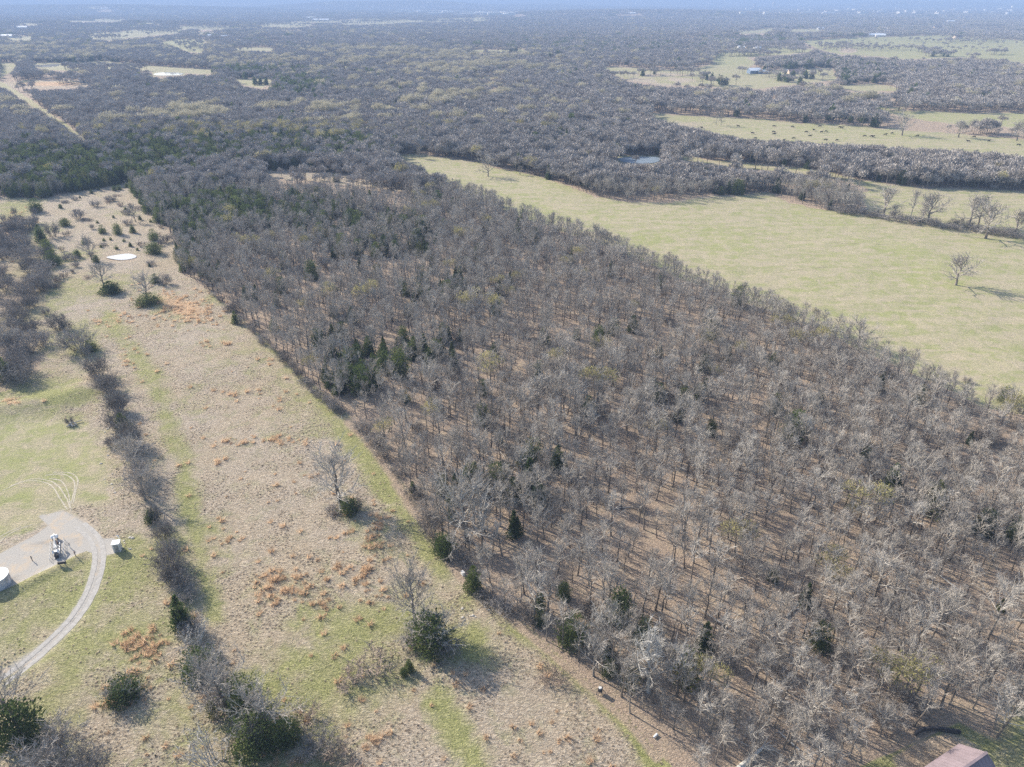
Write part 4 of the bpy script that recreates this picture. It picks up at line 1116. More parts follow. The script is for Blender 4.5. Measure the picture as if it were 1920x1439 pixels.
# hedgerow between the two near fields, from the top down
for i, (u, v, h, w, k, lab) in enumerate((
    (108, 618, 6, 9, 'brush', 'grey brush at the head of the hedgerow'),
    (150, 655, 7.5, 12, 'brush', 'big round grey thicket near the head of the hedgerow'),
    (172, 658, 4, 4.5, 'cedar', 'dark cedar showing through the big round thicket of the hedgerow'),
    (186, 706, 7, 9, 'brush', 'round grey thicket where the hedgerow meets the green bank'),
    (207, 738, 6, 8, 'brush', 'dark thicket in the hedgerow just below the green bank'),
    (222, 772, 6, 7, 'brush', 'dense dark thicket in the hedgerow beside the stump pile'),
    (232, 806, 5, 5.5, 'cedar', 'dark evergreen bush hidden in the upper hedgerow'),
    (240, 838, 7, 8, 'brush', 'tall grey thicket in the hedgerow beside the stony strip'),
    (254, 872, 7, 7, 'open', 'bare tree in the hedgerow level with the tyre tracks'),
    (262, 905, 6, 6.5, 'brush', 'dark thicket in the hedgerow level with the tyre tracks'),
    (272, 938, 7, 8, 'open', 'bare tree in the hedgerow above the white shed, casting a long shadow'),
    (285, 978, 3.2, 3.6, 'cedar', 'olive green bush in the hedgerow right of the white shed'),
    (305, 1010, 4, 6, 'brush', 'low brush in the hedgerow below the white shed'),
    (322, 1062, 5.5, 7, 'brush', 'grey brush above the pointed hedgerow cedar'),
    (332, 1100, 5, 7.5, 'brush', 'wide grey thicket touching the pointed hedgerow cedar'),
    (344, 1178, 8, 5.6, 'cone', 'pointed dark green cedar standing out of the hedgerow'),
    (368, 1212, 5, 7, 'palebrush', 'silvery white thicket just below the pointed hedgerow cedar'),
    (375, 1262, 5, 7, 'cedar', 'dark evergreen thicket below the silvery one in the hedgerow'),
    (424, 1322, 9, 9, 'open', 'thin bare tree where the hedgerow widens'),
    (402, 1345, 3.6, 3, 'olive', 'olive green bush at the foot of the thin bare tree in the hedgerow'),
    (462, 1330, 7, 7, 'cedar', 'dark cedar in the wide lower part of the hedgerow'),
    (505, 1368, 8, 8, 'open', 'bare tree overhanging the dark lower hedgerow'),
    (540, 1392, 5, 6, 'cedar', 'dark cedar at the field side of the lower hedgerow'),
    (480, 1402, 7, 8, 'cedar', 'large dark cedar in the shade at the foot of the hedgerow'),
    (408, 1438, 7, 11, 'palebrush', 'large silvery white thicket at the bottom of the hedgerow'),
    (600, 1400, 2.6, 7, 'brush', 'low grey brush beside the grassy ditch at the bottom of the hedgerow'),
    (570, 1350, 2.2, 6, 'weedbrush', 'brown weeds on the field side of the lower hedgerow'),
    (640, 1430, 2.4, 7, 'weedbrush', 'brown weeds in the grassy ditch at the bottom'),
    (48, 1392, 8.5, 9, 'cedar', 'big dark cedar by the gravel track corner'),
    (28, 1345, 9, 8, 'open', 'bare tree behind the big dark cedar by the gravel track'),
    (112, 1440, 8, 10, 'brush', 'dense purple grey thicket right of the big dark cedar'),
    (165, 1462, 6, 8, 'brush', 'wispy grey thicket beyond the dense purple grey one'),
    (235, 1306, 3.6, 6.5, 'cedar', 'rounded bush with white dead branches alone in the tan grass'),
    (233, 1304, 4.2, 6.5, 'palebrush', 'white dead branches sticking out of the rounded lone bush'),
    (132, 796, 2.2, 2.6, 'brush', 'scrap of grey brush on the stump pile in the green field'),
    (212, 838, 2.6, 4, 'brush', 'low brush on the stony strip beside the hedgerow'),
    (12, 712, 7.5, 8, 'cedar', 'dark cedar at the near tip of the thicket above the green bank'),
    (46, 700, 6.5, 9, 'brush', 'grey thicket casting a fan of shadow above the green bank'),
    (20, 655, 7, 9, 'open', 'bare tree in the thicket above the green bank'))):
    hp(u, v, h, w, k, lab)
EDGE = [(404, 556), (455, 604), (492, 640), (532, 678), (572, 722), (612, 757), (640, 778)]
for k in range(22):
    q = ((k * 0.618) % 1.0) * (len(EDGE) - 1); i0 = min(int(q), len(EDGE) - 2); fq = q - i0
    hp(EDGE[i0][0] * (1 - fq) + EDGE[i0 + 1][0] * fq + (k * 7 % 5) - 1, EDGE[i0][1] * (1 - fq) + EDGE[i0 + 1][1] * fq, 1.5 + (k * 13 % 7) * 0.38, 3.2 + (k % 3) * 0.9, 'brush', 'waist high grey brush in the line where the wood meets the tan field', 'brush along the wood edge')
for k, (u, v) in enumerate(((668, 800), (690, 832), (712, 858), (740, 890), (765, 930), (790, 965), (905, 1128), (940, 1140), (985, 1165))):
    hp(u + 8, v, 2.2 + (k % 3) * 0.4, 5.5, 'brush', 'wispy grey scrub on the leafy bank beside the big wood', 'scrub on the leafy bank')
HEDGE = [(95, 590), (150, 650), (186, 705), (215, 755), (235, 815), (255, 880), (278, 945), (300, 1000), (325, 1060), (338, 1110), (358, 1195), (385, 1260), (430, 1320), (480, 1385), (520, 1440)]
for k in range(16):
    q = ((k * 0.618) % 1.0) * (len(HEDGE) - 1); i0 = min(int(q), len(HEDGE) - 2); fq = q - i0
    hp(HEDGE[i0][0] * (1 - fq) + HEDGE[i0 + 1][0] * fq + (k * 17 % 15) - 7, HEDGE[i0][1] * (1 - fq) + HEDGE[i0 + 1][1] * fq, 2.4 + (k * 13 % 7) * 0.55, 3.6 + (k % 4) * 1.1, 'brush', 'tangled grey brush filling the hedgerow between the two open fields', 'brush filling the hedgerow')
# stream side and pasture trees
hp(1657, 405, 14, 15, 'open', 'tall spreading bare tree at the head of the brushy ditch across the pasture')
hp(1676, 408, 6, 6, 'open', 'small dark round headed bare tree next to the tall spreading one by the ditch')
hp(1706, 411, 15, 7, 'pale', 'tall slender white barked tree on the brushy ditch')
hp(1727, 423, 11, 7, 'oak', 'dark upright tree on the pasture side of the brushy ditch')
hp(1740, 416, 13, 16, 'open', 'wide bare tree leaning over the brushy ditch')
hp(1797, 440, 8, 3, 'oak', 'nearly branchless dead trunk on the pasture side of the ditch')
hp(1817, 424, 14, 12, 'oak', 'tall bare tree in the pair growing straight out of the ditch')
hp(1834, 422, 13, 11, 'open', 'leaning bare tree of the pair growing out of the ditch')
hp(1848, 447, 15, 15, 'open', 'large V-forked bare tree on the pasture with a long shadow')
hp(1903, 441, 11, 11, 'open', 'low branched bare tree at the end of the brushy ditch')
hp(1792, 535, 11, 13, 'open', 'solitary bare oak out in the middle of the pasture')
hp(915, 331, 11, 11, 'open', 'solitary round bare oak at the far end of the pasture')
hp(787, 297, 8, 7, 'open', 'small bare tree at the narrow far tip of the pasture')
hp(975, 328, 5.5, 4, 'oak', 'small thin tree right of the solitary round oak')
hp(1691, 254, 15, 17, 'open', 'big bare tree at the edge of the cattle pasture')
hp(1797, 258, 12, 14, 'open', 'bare tree standing in the cattle pasture right of the big one')
hp(1906, 264, 13, 16, 'open', 'dense bare tree at the right end of the cattle pasture')
hp(1352, 235, 12, 6, 'oak', 'thin bare tree of the pair at the corner of the cattle pasture')
hp(1343, 236, 11, 5, 'oak', 'shorter bare tree of the pair at the corner of the cattle pasture')
hp(1513, 317, 6, 7, 'cedar', 'dark cedar alone on the meadow strip')
hp(1470, 312, 5, 5, 'cedar', 'cedar tucked against the trees above the meadow strip')
for k in range(26):
    q = k / 25
    u0, v0 = 1560 + q * 350, 393 + q * 48 + (5 if k % 2 else 0)
    hp(u0 + (k * 37 % 11) - 5, v0, 2.2 + (k * 13 % 5) * 0.35, 8, 'brush', 'low dark brush filling the ditch between pasture and meadow', 'brush along the ditch')
KIND = {'open': (OPEN, 9.0, 7.6, 'bare_tree', 'tree'), 'oak': (OAKS, 9.0, 6.4, 'bare_tree', 'tree'), 'pale': (PALES, 9.0, 7.2, 'bare_tree', 'tree'), 'bud': (BUDS, 9.0, 8.0, 'budding_tree', 'tree'),
        'cedar': ([CEDARS[1], CEDARS[2], CEDARS[4]], 6.0, 4.9, 'cedar_tree', 'cedar tree'), 'cone': ([CEDARS[0]], 6.0, 4.2, 'cedar_tree', 'cedar tree'), 'olive': (OLIVES, 6.0, 4.8, 'evergreen_bush', 'evergreen'),
        'brush': (BRUSHES, 3.4, 5.4, 'brush_thicket', 'bush'), 'weedbrush': (WEEDS, 1.45, 2.6, 'weed_thicket', 'bush')}
PB = []
for i in range(2):
    t, c = brush(290 + i, 3.2, 2.2, 18, 6, 6, 0.05)
    PB.append((t.mesh('stems', M['pale']), c.mesh('crown', M['pale'])))
KIND['palebrush'] = (PB, 3.4, 5.4, 'brush_thicket', 'bush')
for i, (u, v, h, w, kind, label, group) in enumerate(H):
    protos, hb, wb, nm, cat = KIND[kind]
    p = spot(u, v)
    if kind == 'open' and p.y > 230: protos = OPENF
    if kind == 'oak': protos = [OPENF[2]]; wb = 8.0
    stems = 'stems' if kind in ('brush', 'weedbrush', 'palebrush') else 'trunk'
    plant(nm, protos, i, p.x, p.y, p.z, w / wb, h / hb, (i * 2.1) % 6.28, label, cat, group, (stems, 'crown'))

# ------------------------------------------------------------------ gravel track, tyre marks, ponds
M['gravel'] = simple('gravel', (0.36, 0.34, 0.31), 0.95, 0.07, 1.2)
M['path'] = simple('trodden_grass', (0.37, 0.33, 0.20), 0.95, 0.15, 0.6)
M['rut'] = simple('worn_earth', (0.40, 0.36, 0.28), 0.95, 0.12, 2.0)
def ribbon(name, pts, width, mat, lift=0.03, jitter=0.12, n=None, off=0.0, cap=None):
    W = [spot(*p) for p in pts]
    P = []
    for i in range(len(W) - 1):
        p0, p1, p2, p3 = W[max(0, i - 1)], W[i], W[i + 1], W[min(len(W) - 1, i + 2)]
        for k in range(8):
            t = k / 8
            P.append(0.5 * ((2 * p1) + (p2 - p0) * t + (2 * p0 - 5 * p1 + 4 * p2 - p3) * t * t + (3 * p1 - p0 - 3 * p2 + p3) * t ** 3))
    P.append(W[-1])
    V, F = [], []
    for i, p in enumerate(P):
        d = (P[min(i + 1, len(P) - 1)] - P[max(i - 1, 0)]); s_ = Vector((d.y, -d.x, 0)).normalized()
        for k in (-1, 1):
            q = p + s_ * (off + k * width * 0.5 + random.uniform(-jitter, jitter))
            V.append((q.x, q.y, float(gz(q.x, q.y)[0]) + lift))
        if i: F.append((2 * i - 2, 2 * i - 1, 2 * i + 1, 2 * i))
    me = bpy.data.meshes.new(name); me.from_pydata(V, [], F); me.materials.append(mat)
    o = link(name, me); o['kind'] = 'structure'
    return o
ribbon('gravel_track', TRACK_ROAD[:-1], 0.95, M['gravel'], 0.03, 0.05, off=-0.8)
ribbon('gravel_track', TRACK_ROAD[:-1], 0.95, M['gravel'], 0.03, 0.05, off=0.8)
for k, arc in enumerate(([(20, 912), (60, 899), (100, 905), (122, 930), (134, 958)], [(5, 920), (50, 903), (92, 908), (112, 935), (126, 955)], [(85, 892), (120, 890), (140, 905), (136, 935), (130, 952)], [(100, 886), (132, 888), (146, 900), (141, 925), (137, 945)], [(92, 898), (116, 903), (128, 925), (131, 945)],
                         [(-20, 1040), (5, 1012), (30, 996), (60, 985)], [(-20, 1020), (10, 1002), (40, 988)])):
    ribbon('tyre_mark', arc, 0.25, M['rut'], 0.02, 0.07)

def water_mat(name, rgb, rough):
    m, nt, b = mat_new(name)
    tc = nd(nt, 'ShaderNodeTexCoord')
    f = noise(nt, tc.outputs['Object'], 0.8, 3, 0.5)
    nt.links.new(mixc(nt, f, tuple(c * .85 for c in rgb), rgb), b.inputs['Base Color'])
    b.inputs['Roughness'].default_value = rough
    b.inputs['Specular IOR Level'].default_value = 0.8
    b.inputs['IOR'].default_value = 1.33
    return m
M['pond'] = water_mat('milky_pond_water', (0.42, 0.41, 0.39), 0.10)
M['lake'] = water_mat('pond_water', (0.30, 0.37, 0.44), 0.04)
def pond(name, pts, mat):
    P = [at(u, v) for u, v in pts]
    z = max(float(gz(p.x, p.y)[0]) for p in P) + 0.12
    bm = bmesh.new()
    n = len(P) * 6; vs = []
    for i in range(n):
        k = i // 6; t = (i % 6) / 6
        p0, p1, p2, p3 = P[k - 1], P[k], P[(k + 1) % len(P)], P[(k + 2) % len(P)]
        q = 0.5 * ((2 * p1) + (p2 - p0) * t + (2 * p0 - 5 * p1 + 4 * p2 - p3) * t * t + (3 * p1 - p0 - 3 * p2 + p3) * t ** 3)
        vs.append(bm.verts.new((q.x, q.y, z)))
    f = bm.faces.new(vs)
    if f.normal.z < 0 or True:
        bm.normal_update()
        if f.normal.z < 0: f.normal_flip()
    me = bpy.data.meshes.new(name); bm.to_mesh(me); bm.free(); me.materials.append(mat)
    o = link(name, me); o['kind'] = 'structure'
    return o
pond('water', [(200, 484), (215, 480), (240, 477), (254, 480), (255, 484), (240, 488), (220, 488.5)], M['pond'])
pond('water', [(1160, 298), (1190, 295), (1230, 295.5), (1238, 300), (1228, 306), (1200, 308), (1168, 305)], M['lake'])
pond('water', [(62, 124), (85, 121.5), (112, 121), (104, 125), (80, 126.5)], M['pond'])
pond('water', [(288, 140), (300, 136.5), (330, 136.5), (344, 138.5), (335, 141.5), (300, 142)], M['pond'])

# ------------------------------------------------------------------ well site
M['white'] = simple('white_paint', (0.78, 0.78, 0.76), 0.45, 0.04, 1.5, spec=0.5)
M['offwhite'] = simple('weathered_white', (0.60, 0.58, 0.55), 0.6, 0.10, 1.5)
M['steel'] = simple('grey_steel', (0.30, 0.31, 0.33), 0.5, 0.1, 3, 0.4)
M['dark'] = simple('dark_iron', (0.045, 0.045, 0.05), 0.6, 0.15, 3)
M['rust'] = simple('rusty_iron', (0.22, 0.13, 0.09), 0.8, 0.2, 4)
def empty(name, p, rz, label, cat, group=None, scale=1.0):
    e = bpy.data.objects.new(name, None); COL.objects.link(e)
    e.location = p; e.rotation_euler = (0, 0, rz); e.scale = (scale,) * 3
    tag(e, label, cat, group)
    return e
# storage tank
tp = spot(-4, 1097)
tk = empty('storage_tank', tp, 0, 'round storage tank with white domed lid and rusty grey side at the pad corner', 'tank')
def cyl_mb(r_, z0, z1, n=40, cap=True):
    mb = MB(); th = np.arange(n) * 2 * math.pi / n
    V = np.concatenate([np.stack([np.cos(th) * r_, np.sin(th) * r_, np.full(n, z)], -1) for z in (z0, z1)])
    F = [(j, (j + 1) % n, n + (j + 1) % n, n + j) for j in range(n)]
    if cap: F.append(tuple(range(n, 2 * n)))
    mb.add(V, F); return mb
mb = cyl_mb(2.35, -0.1, 2.25, 48)
link('shell', mb.mesh('shell', simple('tank_side', (0.42, 0.40, 0.40), 0.55, 0.18, 0.8), smooth=False), tk)
mb = MB(); n = 48; th = np.arange(n) * 2 * math.pi / n
V = [np.stack([np.cos(th) * r_, np.sin(th) * r_, np.full(n, z)], -1) for r_, z in ((2.42, 2.2), (2.42, 2.3), (1.3, 2.42), (0.3, 2.5))]
F = []
for k in range(3): F += [(k * n + j, k * n + (j + 1) % n, (k + 1) * n + (j + 1) % n, (k + 1) * n + j) for j in range(n)]
F.append(tuple(3 * n + j for j in range(n)))
mb.add(np.concatenate(V), F); link('lid', mb.mesh('lid', M['white']), tk)
mb = MB(); mb.tube([(0, 0, 2.45), (0, 0, 2.9)], [0.07, 0.07], 8); mb.tube([(0, 0, 2.88), (0.25, 0.1, 2.95)], [0.05, 0.05], 6)
link('vent_pipe', mb.mesh('vent_pipe', M['dark']), tk)
# white shed
sp = spot(222, 1032)
sh = empty('shed', sp, R(14), 'small white metal shed with dark shaded front at the end of the gravel spur', 'shed')
mb = MB(); mb.box((0, 0, 1.0), (1.35, 1.3, 2.1)); link('body', mb.mesh('body', M['offwhite']), sh)
mb = MB(); mb.box((0, 0, 2.1), (1.55, 1.5, 0.12)); link('roof', mb.mesh('roof', M['white']), sh)
mb = MB(); mb.box((0, -0.67, 0.95), (0.8, 0.05, 1.7)); d_ = link('door', mb.mesh('door', M['steel']), sh)
mb = MB(); mb.box((0.28, -0.72, 0.95), (0.06, 0.06, 0.14)); link('handle', mb.mesh('handle', M['dark']), d_)
mb = MB(); mb.tube([(0.5, 0.9, 0), (0.5, 0.9, 2.9)], [0.06, 0.06], 6); mb.tube([(0.5, 0.9, 2.9), (0.2, 0.9, 3.1)], [0.1, 0.1], 6); link('vent_pipe', mb.mesh('vent_pipe', M['white']), sh)
# pump jack
pp = spot(108, 1032)
pj = empty('pump_jack', pp, R(-62), 'small pale oil pump jack on the gravel pad', 'pump jack', scale=0.8)
mb = MB(); mb.box((0, 0.45, 0.12), (7.2, 0.22, 0.25)); mb.box((0, -0.45, 0.12), (7.2, 0.22, 0.25))
for xx in (-3.3, -1.5, 0, 1.6, 3.2): mb.box((xx, 0, 0.14), (0.22, 1.1, 0.2))
link('skid', mb.mesh('skid', M['steel']), pj)
mb = MB()
for sx in (-1, 1):
    for sy in (-1, 1): mb.tube([(0.3 + sx * 0.75, sy * 0.5, 0.2), (0.3, sy * 0.08, 2.7)], [0.09, 0.07], 6)
mb.box((0.3, 0, 1.3), (0.85, 0.5, 0.08)); link('samson_post', mb.mesh('samson_post', M['offwhite']), pj)
mb = MB(); mb.box((0, 0, 0), (4.6, 0.22, 0.32)); wb = link('walking_beam', mb.mesh('walking_beam', M['offwhite']), pj, (0.2, 0, 2.85)); wb.rotation_euler = (0, R(9), 0)
mb = MB(); V = []; 
for yy in (-0.16, 0.16): V += [(0, yy, -0.55), (0.55, yy, -0.7), (0.72, yy, -0.1), (0.66, yy, 0.45), (0, yy, 0.5)]
mb.add(V, [(4, 3, 2, 1, 0), (5, 6, 7, 8, 9)] + [(i, (i + 1) % 5, 5 + (i + 1) % 5, 5 + i) for i in range(5)])
link('horse_head', mb.mesh('horse_head', M['white']), pj, (-1.9, 0, 3.05), math.pi)
for sy in (-1, 1):
    mb = MB(); mb.box((0, 0, 0), (1.5, 0.14, 0.25)); mb.box((0.55, 0, 0), (0.75, 0.24, 0.75)); c_ = link('crank_weight', mb.mesh('crank_weight', M['white']), pj, (2.1, sy * 0.55, 1.2)); c_.rotation_euler = (0, R(-35), 0)
    mb = MB(); mb.tube([(2.45, sy * 0.75, 1.5), (2.3, sy * 0.15, 2.6)], [0.05, 0.05], 6); link('pitman_arm', mb.mesh('pitman_arm', M['steel']), pj)
mb = MB(); mb.box((2.1, 0, 0.85), (0.9, 0.8, 1.2)); link('gearbox', mb.mesh('gearbox', M['steel']), pj)
mb = MB(); mb.box((3.3, 0, 0.65), (0.7, 0.8, 0.9)); mb.tube([(3.3, 0.2, 1.0), (3.3, 0.2, 1.5)], [0.08, 0.08], 6); link('engine', mb.mesh('engine', M['dark']), pj)
mb = MB(); mb.tube([(-2.6, 0, -0.1), (-2.6, 0, 1.1)], [0.14, 0.1], 8); mb.tube([(-2.6, 0, 1.0), (-2.6, 0, 2.6)], [0.03, 0.03], 4); mb.box((-2.6, 0, 0.7), (0.7, 0.25, 0.25)); link('wellhead', mb.mesh('wellhead', M['rust']), pj)
mb = MB()
for yy in (-1.5, 1.5):
    for zz in (0.5, 1.0): mb.tube([(-3.6, yy, zz), (3.9, yy, zz)], [0.04, 0.04], 4)
    for xx in np.linspace(-3.6, 3.9, 6): mb.tube([(xx, yy, -0.05), (xx, yy, 1.05)], [0.05, 0.05], 4)
link('guard_rail', mb.mesh('guard_rail', M['offwhite']), pj)
p = spot(104, 1012); e = empty('well_tank', p, 0.4, 'white rounded pressure vessel beside the pump jack', 'tank')
mb = MB(); mb.tube([(-0.7, 0, 0.75), (-0.55, 0, 0.75), (0.55, 0, 0.75), (0.7, 0, 0.75)], [0.2, 0.42, 0.42, 0.2], 12); link('vessel', mb.mesh('vessel', M['white']), e)
mb = MB(); mb.box((-0.4, 0, 0.2), (0.12, 0.6, 0.5)); mb.box((0.4, 0, 0.2), (0.12, 0.6, 0.5)); link('saddle', mb.mesh('saddle', M['dark']), e)
p = spot(128, 1062); e = empty('control_panel', p, 0.2, 'dark blue grey panel leaning at the foot of the pump jack', 'equipment')
mb = MB(); mb.box((-0.9, 0, 0.75), (1.5, 0.3, 0.55)); link('cabinet', mb.mesh('cabinet', M['dark']), e)
mb = MB(); mb.box((-1.4, 0, 0.25), (0.1, 0.1, 0.55)); mb.box((-0.4, 0, 0.25), (0.1, 0.1, 0.55)); link('stand', mb.mesh('stand', M['steel']), e)
for (u, v, lab) in ((132, 1028, 'short white marker post right of the pump jack'), (61, 1052, 'short dark valve post standing alone on the gravel pad'), (143, 1046, 'rusty valve riser on the pad edge by the gravel track'), (641, 785, 'pale leaning corner post where the wood edge steps in')):
    p = spot(u, v); e = empty('marker_post', p, 0.3, lab, 'post')
    mb = MB(); mb.tube([(0, 0, -0.1), (0, 0, 1.1)], [0.07, 0.07], 8); link('post', mb.mesh('post', M['white'] if 'white' in lab or 'pale' in lab else M['dark']), e)
    mb = MB(); mb.tube([(0, 0, 1.08), (0, 0, 1.25)], [0.13, 0.11], 8); mb.box((0, 0, 0.8), (0.3, 0.1, 0.1)); link('cap', mb.mesh('cap', M['rust'] if 'rusty' in lab else M['dark']), e)

def rock_mesh(seed, s=1.0, mat=None):
    bm = bmesh.new(); bmesh.ops.create_icosphere(bm, subdivisions=1, radius=0.5)
    r = np.random.default_rng(seed)
    for v in bm.verts: v.co *= r.uniform(0.7, 1.2); v.co.z *= 0.6
    me = bpy.data.meshes.new('stone'); bm.to_mesh(me); bm.free(); me.materials.append(mat); return me
M['stone'] = simple('pale_stone', (0.42, 0.39, 0.34), 0.9, 0.15, 2)
RK = [rock_mesh(i, 1, M['stone']) for i in range(3)]
r = np.random.default_rng(3)
for k in range(34):   # stones on the strip beside the hedgerow and at the bare knoll
    if k < 18: u, v = 205 + r.normal(0, 9), 780 + k * 9 + r.normal(0, 4); lab, g = 'pale stone on the bare strip beside the hedgerow', 'stones beside the hedgerow'
    elif k < 28: u, v = 905 + r.normal(0, 22), 1142 + r.normal(0, 10); lab, g = 'pale stone on the bare knoll below the conical cedar', 'stones on the bare knoll'
    else: u, v = 240 + r.normal(0, 6), 1020 + r.normal(0, 5); lab, g = 'brown stone of the heap beside the white shed', 'stones beside the white shed'
    p = spot(u, v); o = link('stone', RK[k % 3], None, p, r.uniform(0, 6), (r.uniform(0.3, 0.9),) * 3); tag(o, lab, 'stone', g)
# stump pile
p = spot(134, 797); e = empty('log_pile', p, 0.5, 'grey heap of stumps and logs in the green field', 'log pile')
r = np.random.default_rng(9)
for k in range(7):
    a = r.uniform(0, 6.28); c = np.array([r.normal(0, 0.6), r.normal(0, 0.4), 0.2 + 0.05 * k]); d = np.array([math.cos(a), math.sin(a), 0.1]) * r.uniform(0.6, 1.4)
    mb = MB(); mb.tube([c - d, c + d], [0.16, 0.11], 7); link('log', mb.mesh('log', M['pale']), e)
# fallen trunk near the bottom
p0, p1 = spot(1383, 1445), spot(1428, 1405)
mb = MB(); mb.tube([np.array(p0) + (0, 0, 0.3), (np.array(p0) + np.array(p1)) / 2 + (0.1, 0, 0.4), np.array(p1) + (0, 0, 0.3)], [0.42, 0.34, 0.22], 9)
fl = empty('fallen_log', Vector((0, 0, 0)), 0, 'thick grey fallen trunk lying at the bottom edge of the wood', 'log')
link('trunk', mb.mesh('trunk', M['pale']), fl)
mb = MB(); q = np.array(p1) + (0, 0, 0.3)
for k in range(5): mb.tube([q, q + np.array([0.8 + k * 0.2, 0.9 - 0.4 * k, 0.5]), q + np.array([1.6 + 0.3 * k, 1.8 - 0.9 * k, 0.6])], [0.12, 0.08, 0.02], 5)
link('branch', mb.mesh('branch', M['pale']), fl)
rl = np.random.default_rng(31)
for k in range(16):
    u, v = rl.uniform(900, 1880), rl.uniform(760, 1400)
    if sdist(FIELDS['near'], np.array([u]), np.array([v]))[0] > -25 or v < 700 + 0.1 * u: continue
    p = spot(u, v); a = rl.uniform(0, 3.14); L = rl.uniform(3, 7)
    e = empty('fallen_log', p, a, 'fallen grey stem lying on the leaf litter inside the big wood', 'log', 'fallen stems in the big wood')
    mb = MB(); mb.tube([(-L / 2, 0, 0.15), (0, 0.1, 0.25), (L / 2, 0, 0.35)], [0.18, 0.14, 0.07], 6); link('trunk', mb.mesh('trunk', M['pale']), e)
    mb = MB()
    for j in range(4): mb.tube([(L * (0.1 + 0.1 * j), 0, 0.3), (L * (0.2 + 0.1 * j), (1 if j % 2 else -1) * 1.1, 0.8)], [0.06, 0.01], 4)
    link('branch', mb.mesh('branch', M['pale']), e)
# feeder in the field edge and small oddments
p = spot(1125, 1299); e = empty('game_feeder', p, 0.4, 'small black barrel shaped object with a pale top by the field edge path', 'feeder')
mb = MB(); mb.tube([(0, 0, 0.5), (0, 0, 1.3)], [0.38, 0.38], 12); link('barrel', mb.mesh('barrel', M['dark']), e)
mb = MB(); mb.tube([(0, 0, 1.3), (0, 0, 1.38)], [0.3, 0.22], 12); link('lid', mb.mesh('lid', M['offwhite']), e)
for k in range(4):
    a = k * math.pi / 2; mb = MB(); mb.tube([(math.cos(a) * 0.3, math.sin(a) * 0.3, 1.0), (math.cos(a) * 0.75, math.sin(a) * 0.75, 0)], [0.05, 0.05], 5); link('leg', mb.mesh('leg', M['dark']), e)
p = spot(868, 1078); e = empty('white_box', p, 0.6, 'small white box beside the conical cedar at the wood edge', 'box')
mb = MB(); mb.box((0, 0, 0.35), (0.5, 0.8, 0.7)); link('body', mb.mesh('body', M['white']), e)
mb = MB(); mb.box((0, 0, 0.73), (0.56, 0.86, 0.07)); link('lid', mb.mesh('lid', M['offwhite']), e)
p = spot(1229, 1381); e = empty('white_bucket', p, 0.6, 'white scrap bucket lying in the grass near the bottom wood edge', 'bucket')
mb = MB(); mb.tube([(-0.4, 0, 0.25), (0.4, 0.1, 0.25)], [0.13, 0.18], 10); link('body', mb.mesh('body', M['white']), e)
mb = MB(); mb.tube([(0.4, 0.1, 0.25), (0.45, 0.1, 0.25)], [0.2, 0.2], 10); link('rim', mb.mesh('rim', M['offwhite']), e)

# ------------------------------------------------------------------ houses, barns
def metal_roof(name, rgb, scale=9.0, rough=0.4):
    m, nt, b = mat_new(name)
    tc = nd(nt, 'ShaderNodeTexCoord')
    f = noise(nt, tc.outputs['Object'], 0.6, 5, 0.6)
    nt.links.new(mixc(nt, ramp2(nt, f, 0.3, 0.7), tuple(c * .85 for c in rgb), tuple(min(1, c * 1.1) for c in rgb)), b.inputs['Base Color'])
    b.inputs['Roughness'].default_value = rough
    return m
M['mauve'] = metal_roof('mauve_roof', (0.225, 0.18, 0.19), rough=0.6)
M['siding'] = simple('siding', (0.42, 0.37, 0.31), 0.8, 0.06, 1)
M['glass'] = simple('window_glass', (0.05, 0.06, 0.08), 0.1, 0.05, 1, spec=0.8)
M['brownroof'] = simple('brown_roof', (0.17, 0.13, 0.12), 0.8, 0.1, 0.5)
M['blueroof'] = metal_roof('pale_blue_roof', (0.48, 0.58, 0.66))
M['whiteroof'] = metal_roof('white_roof', (0.85, 0.86, 0.87))
M['navy'] = simple('blue_grey_wall', (0.14, 0.19, 0.27), 0.8, 0.06, 1)
M['tanwall'] = simple('tan_wall', (0.50, 0.40, 0.32), 0.8, 0.05, 0.1)
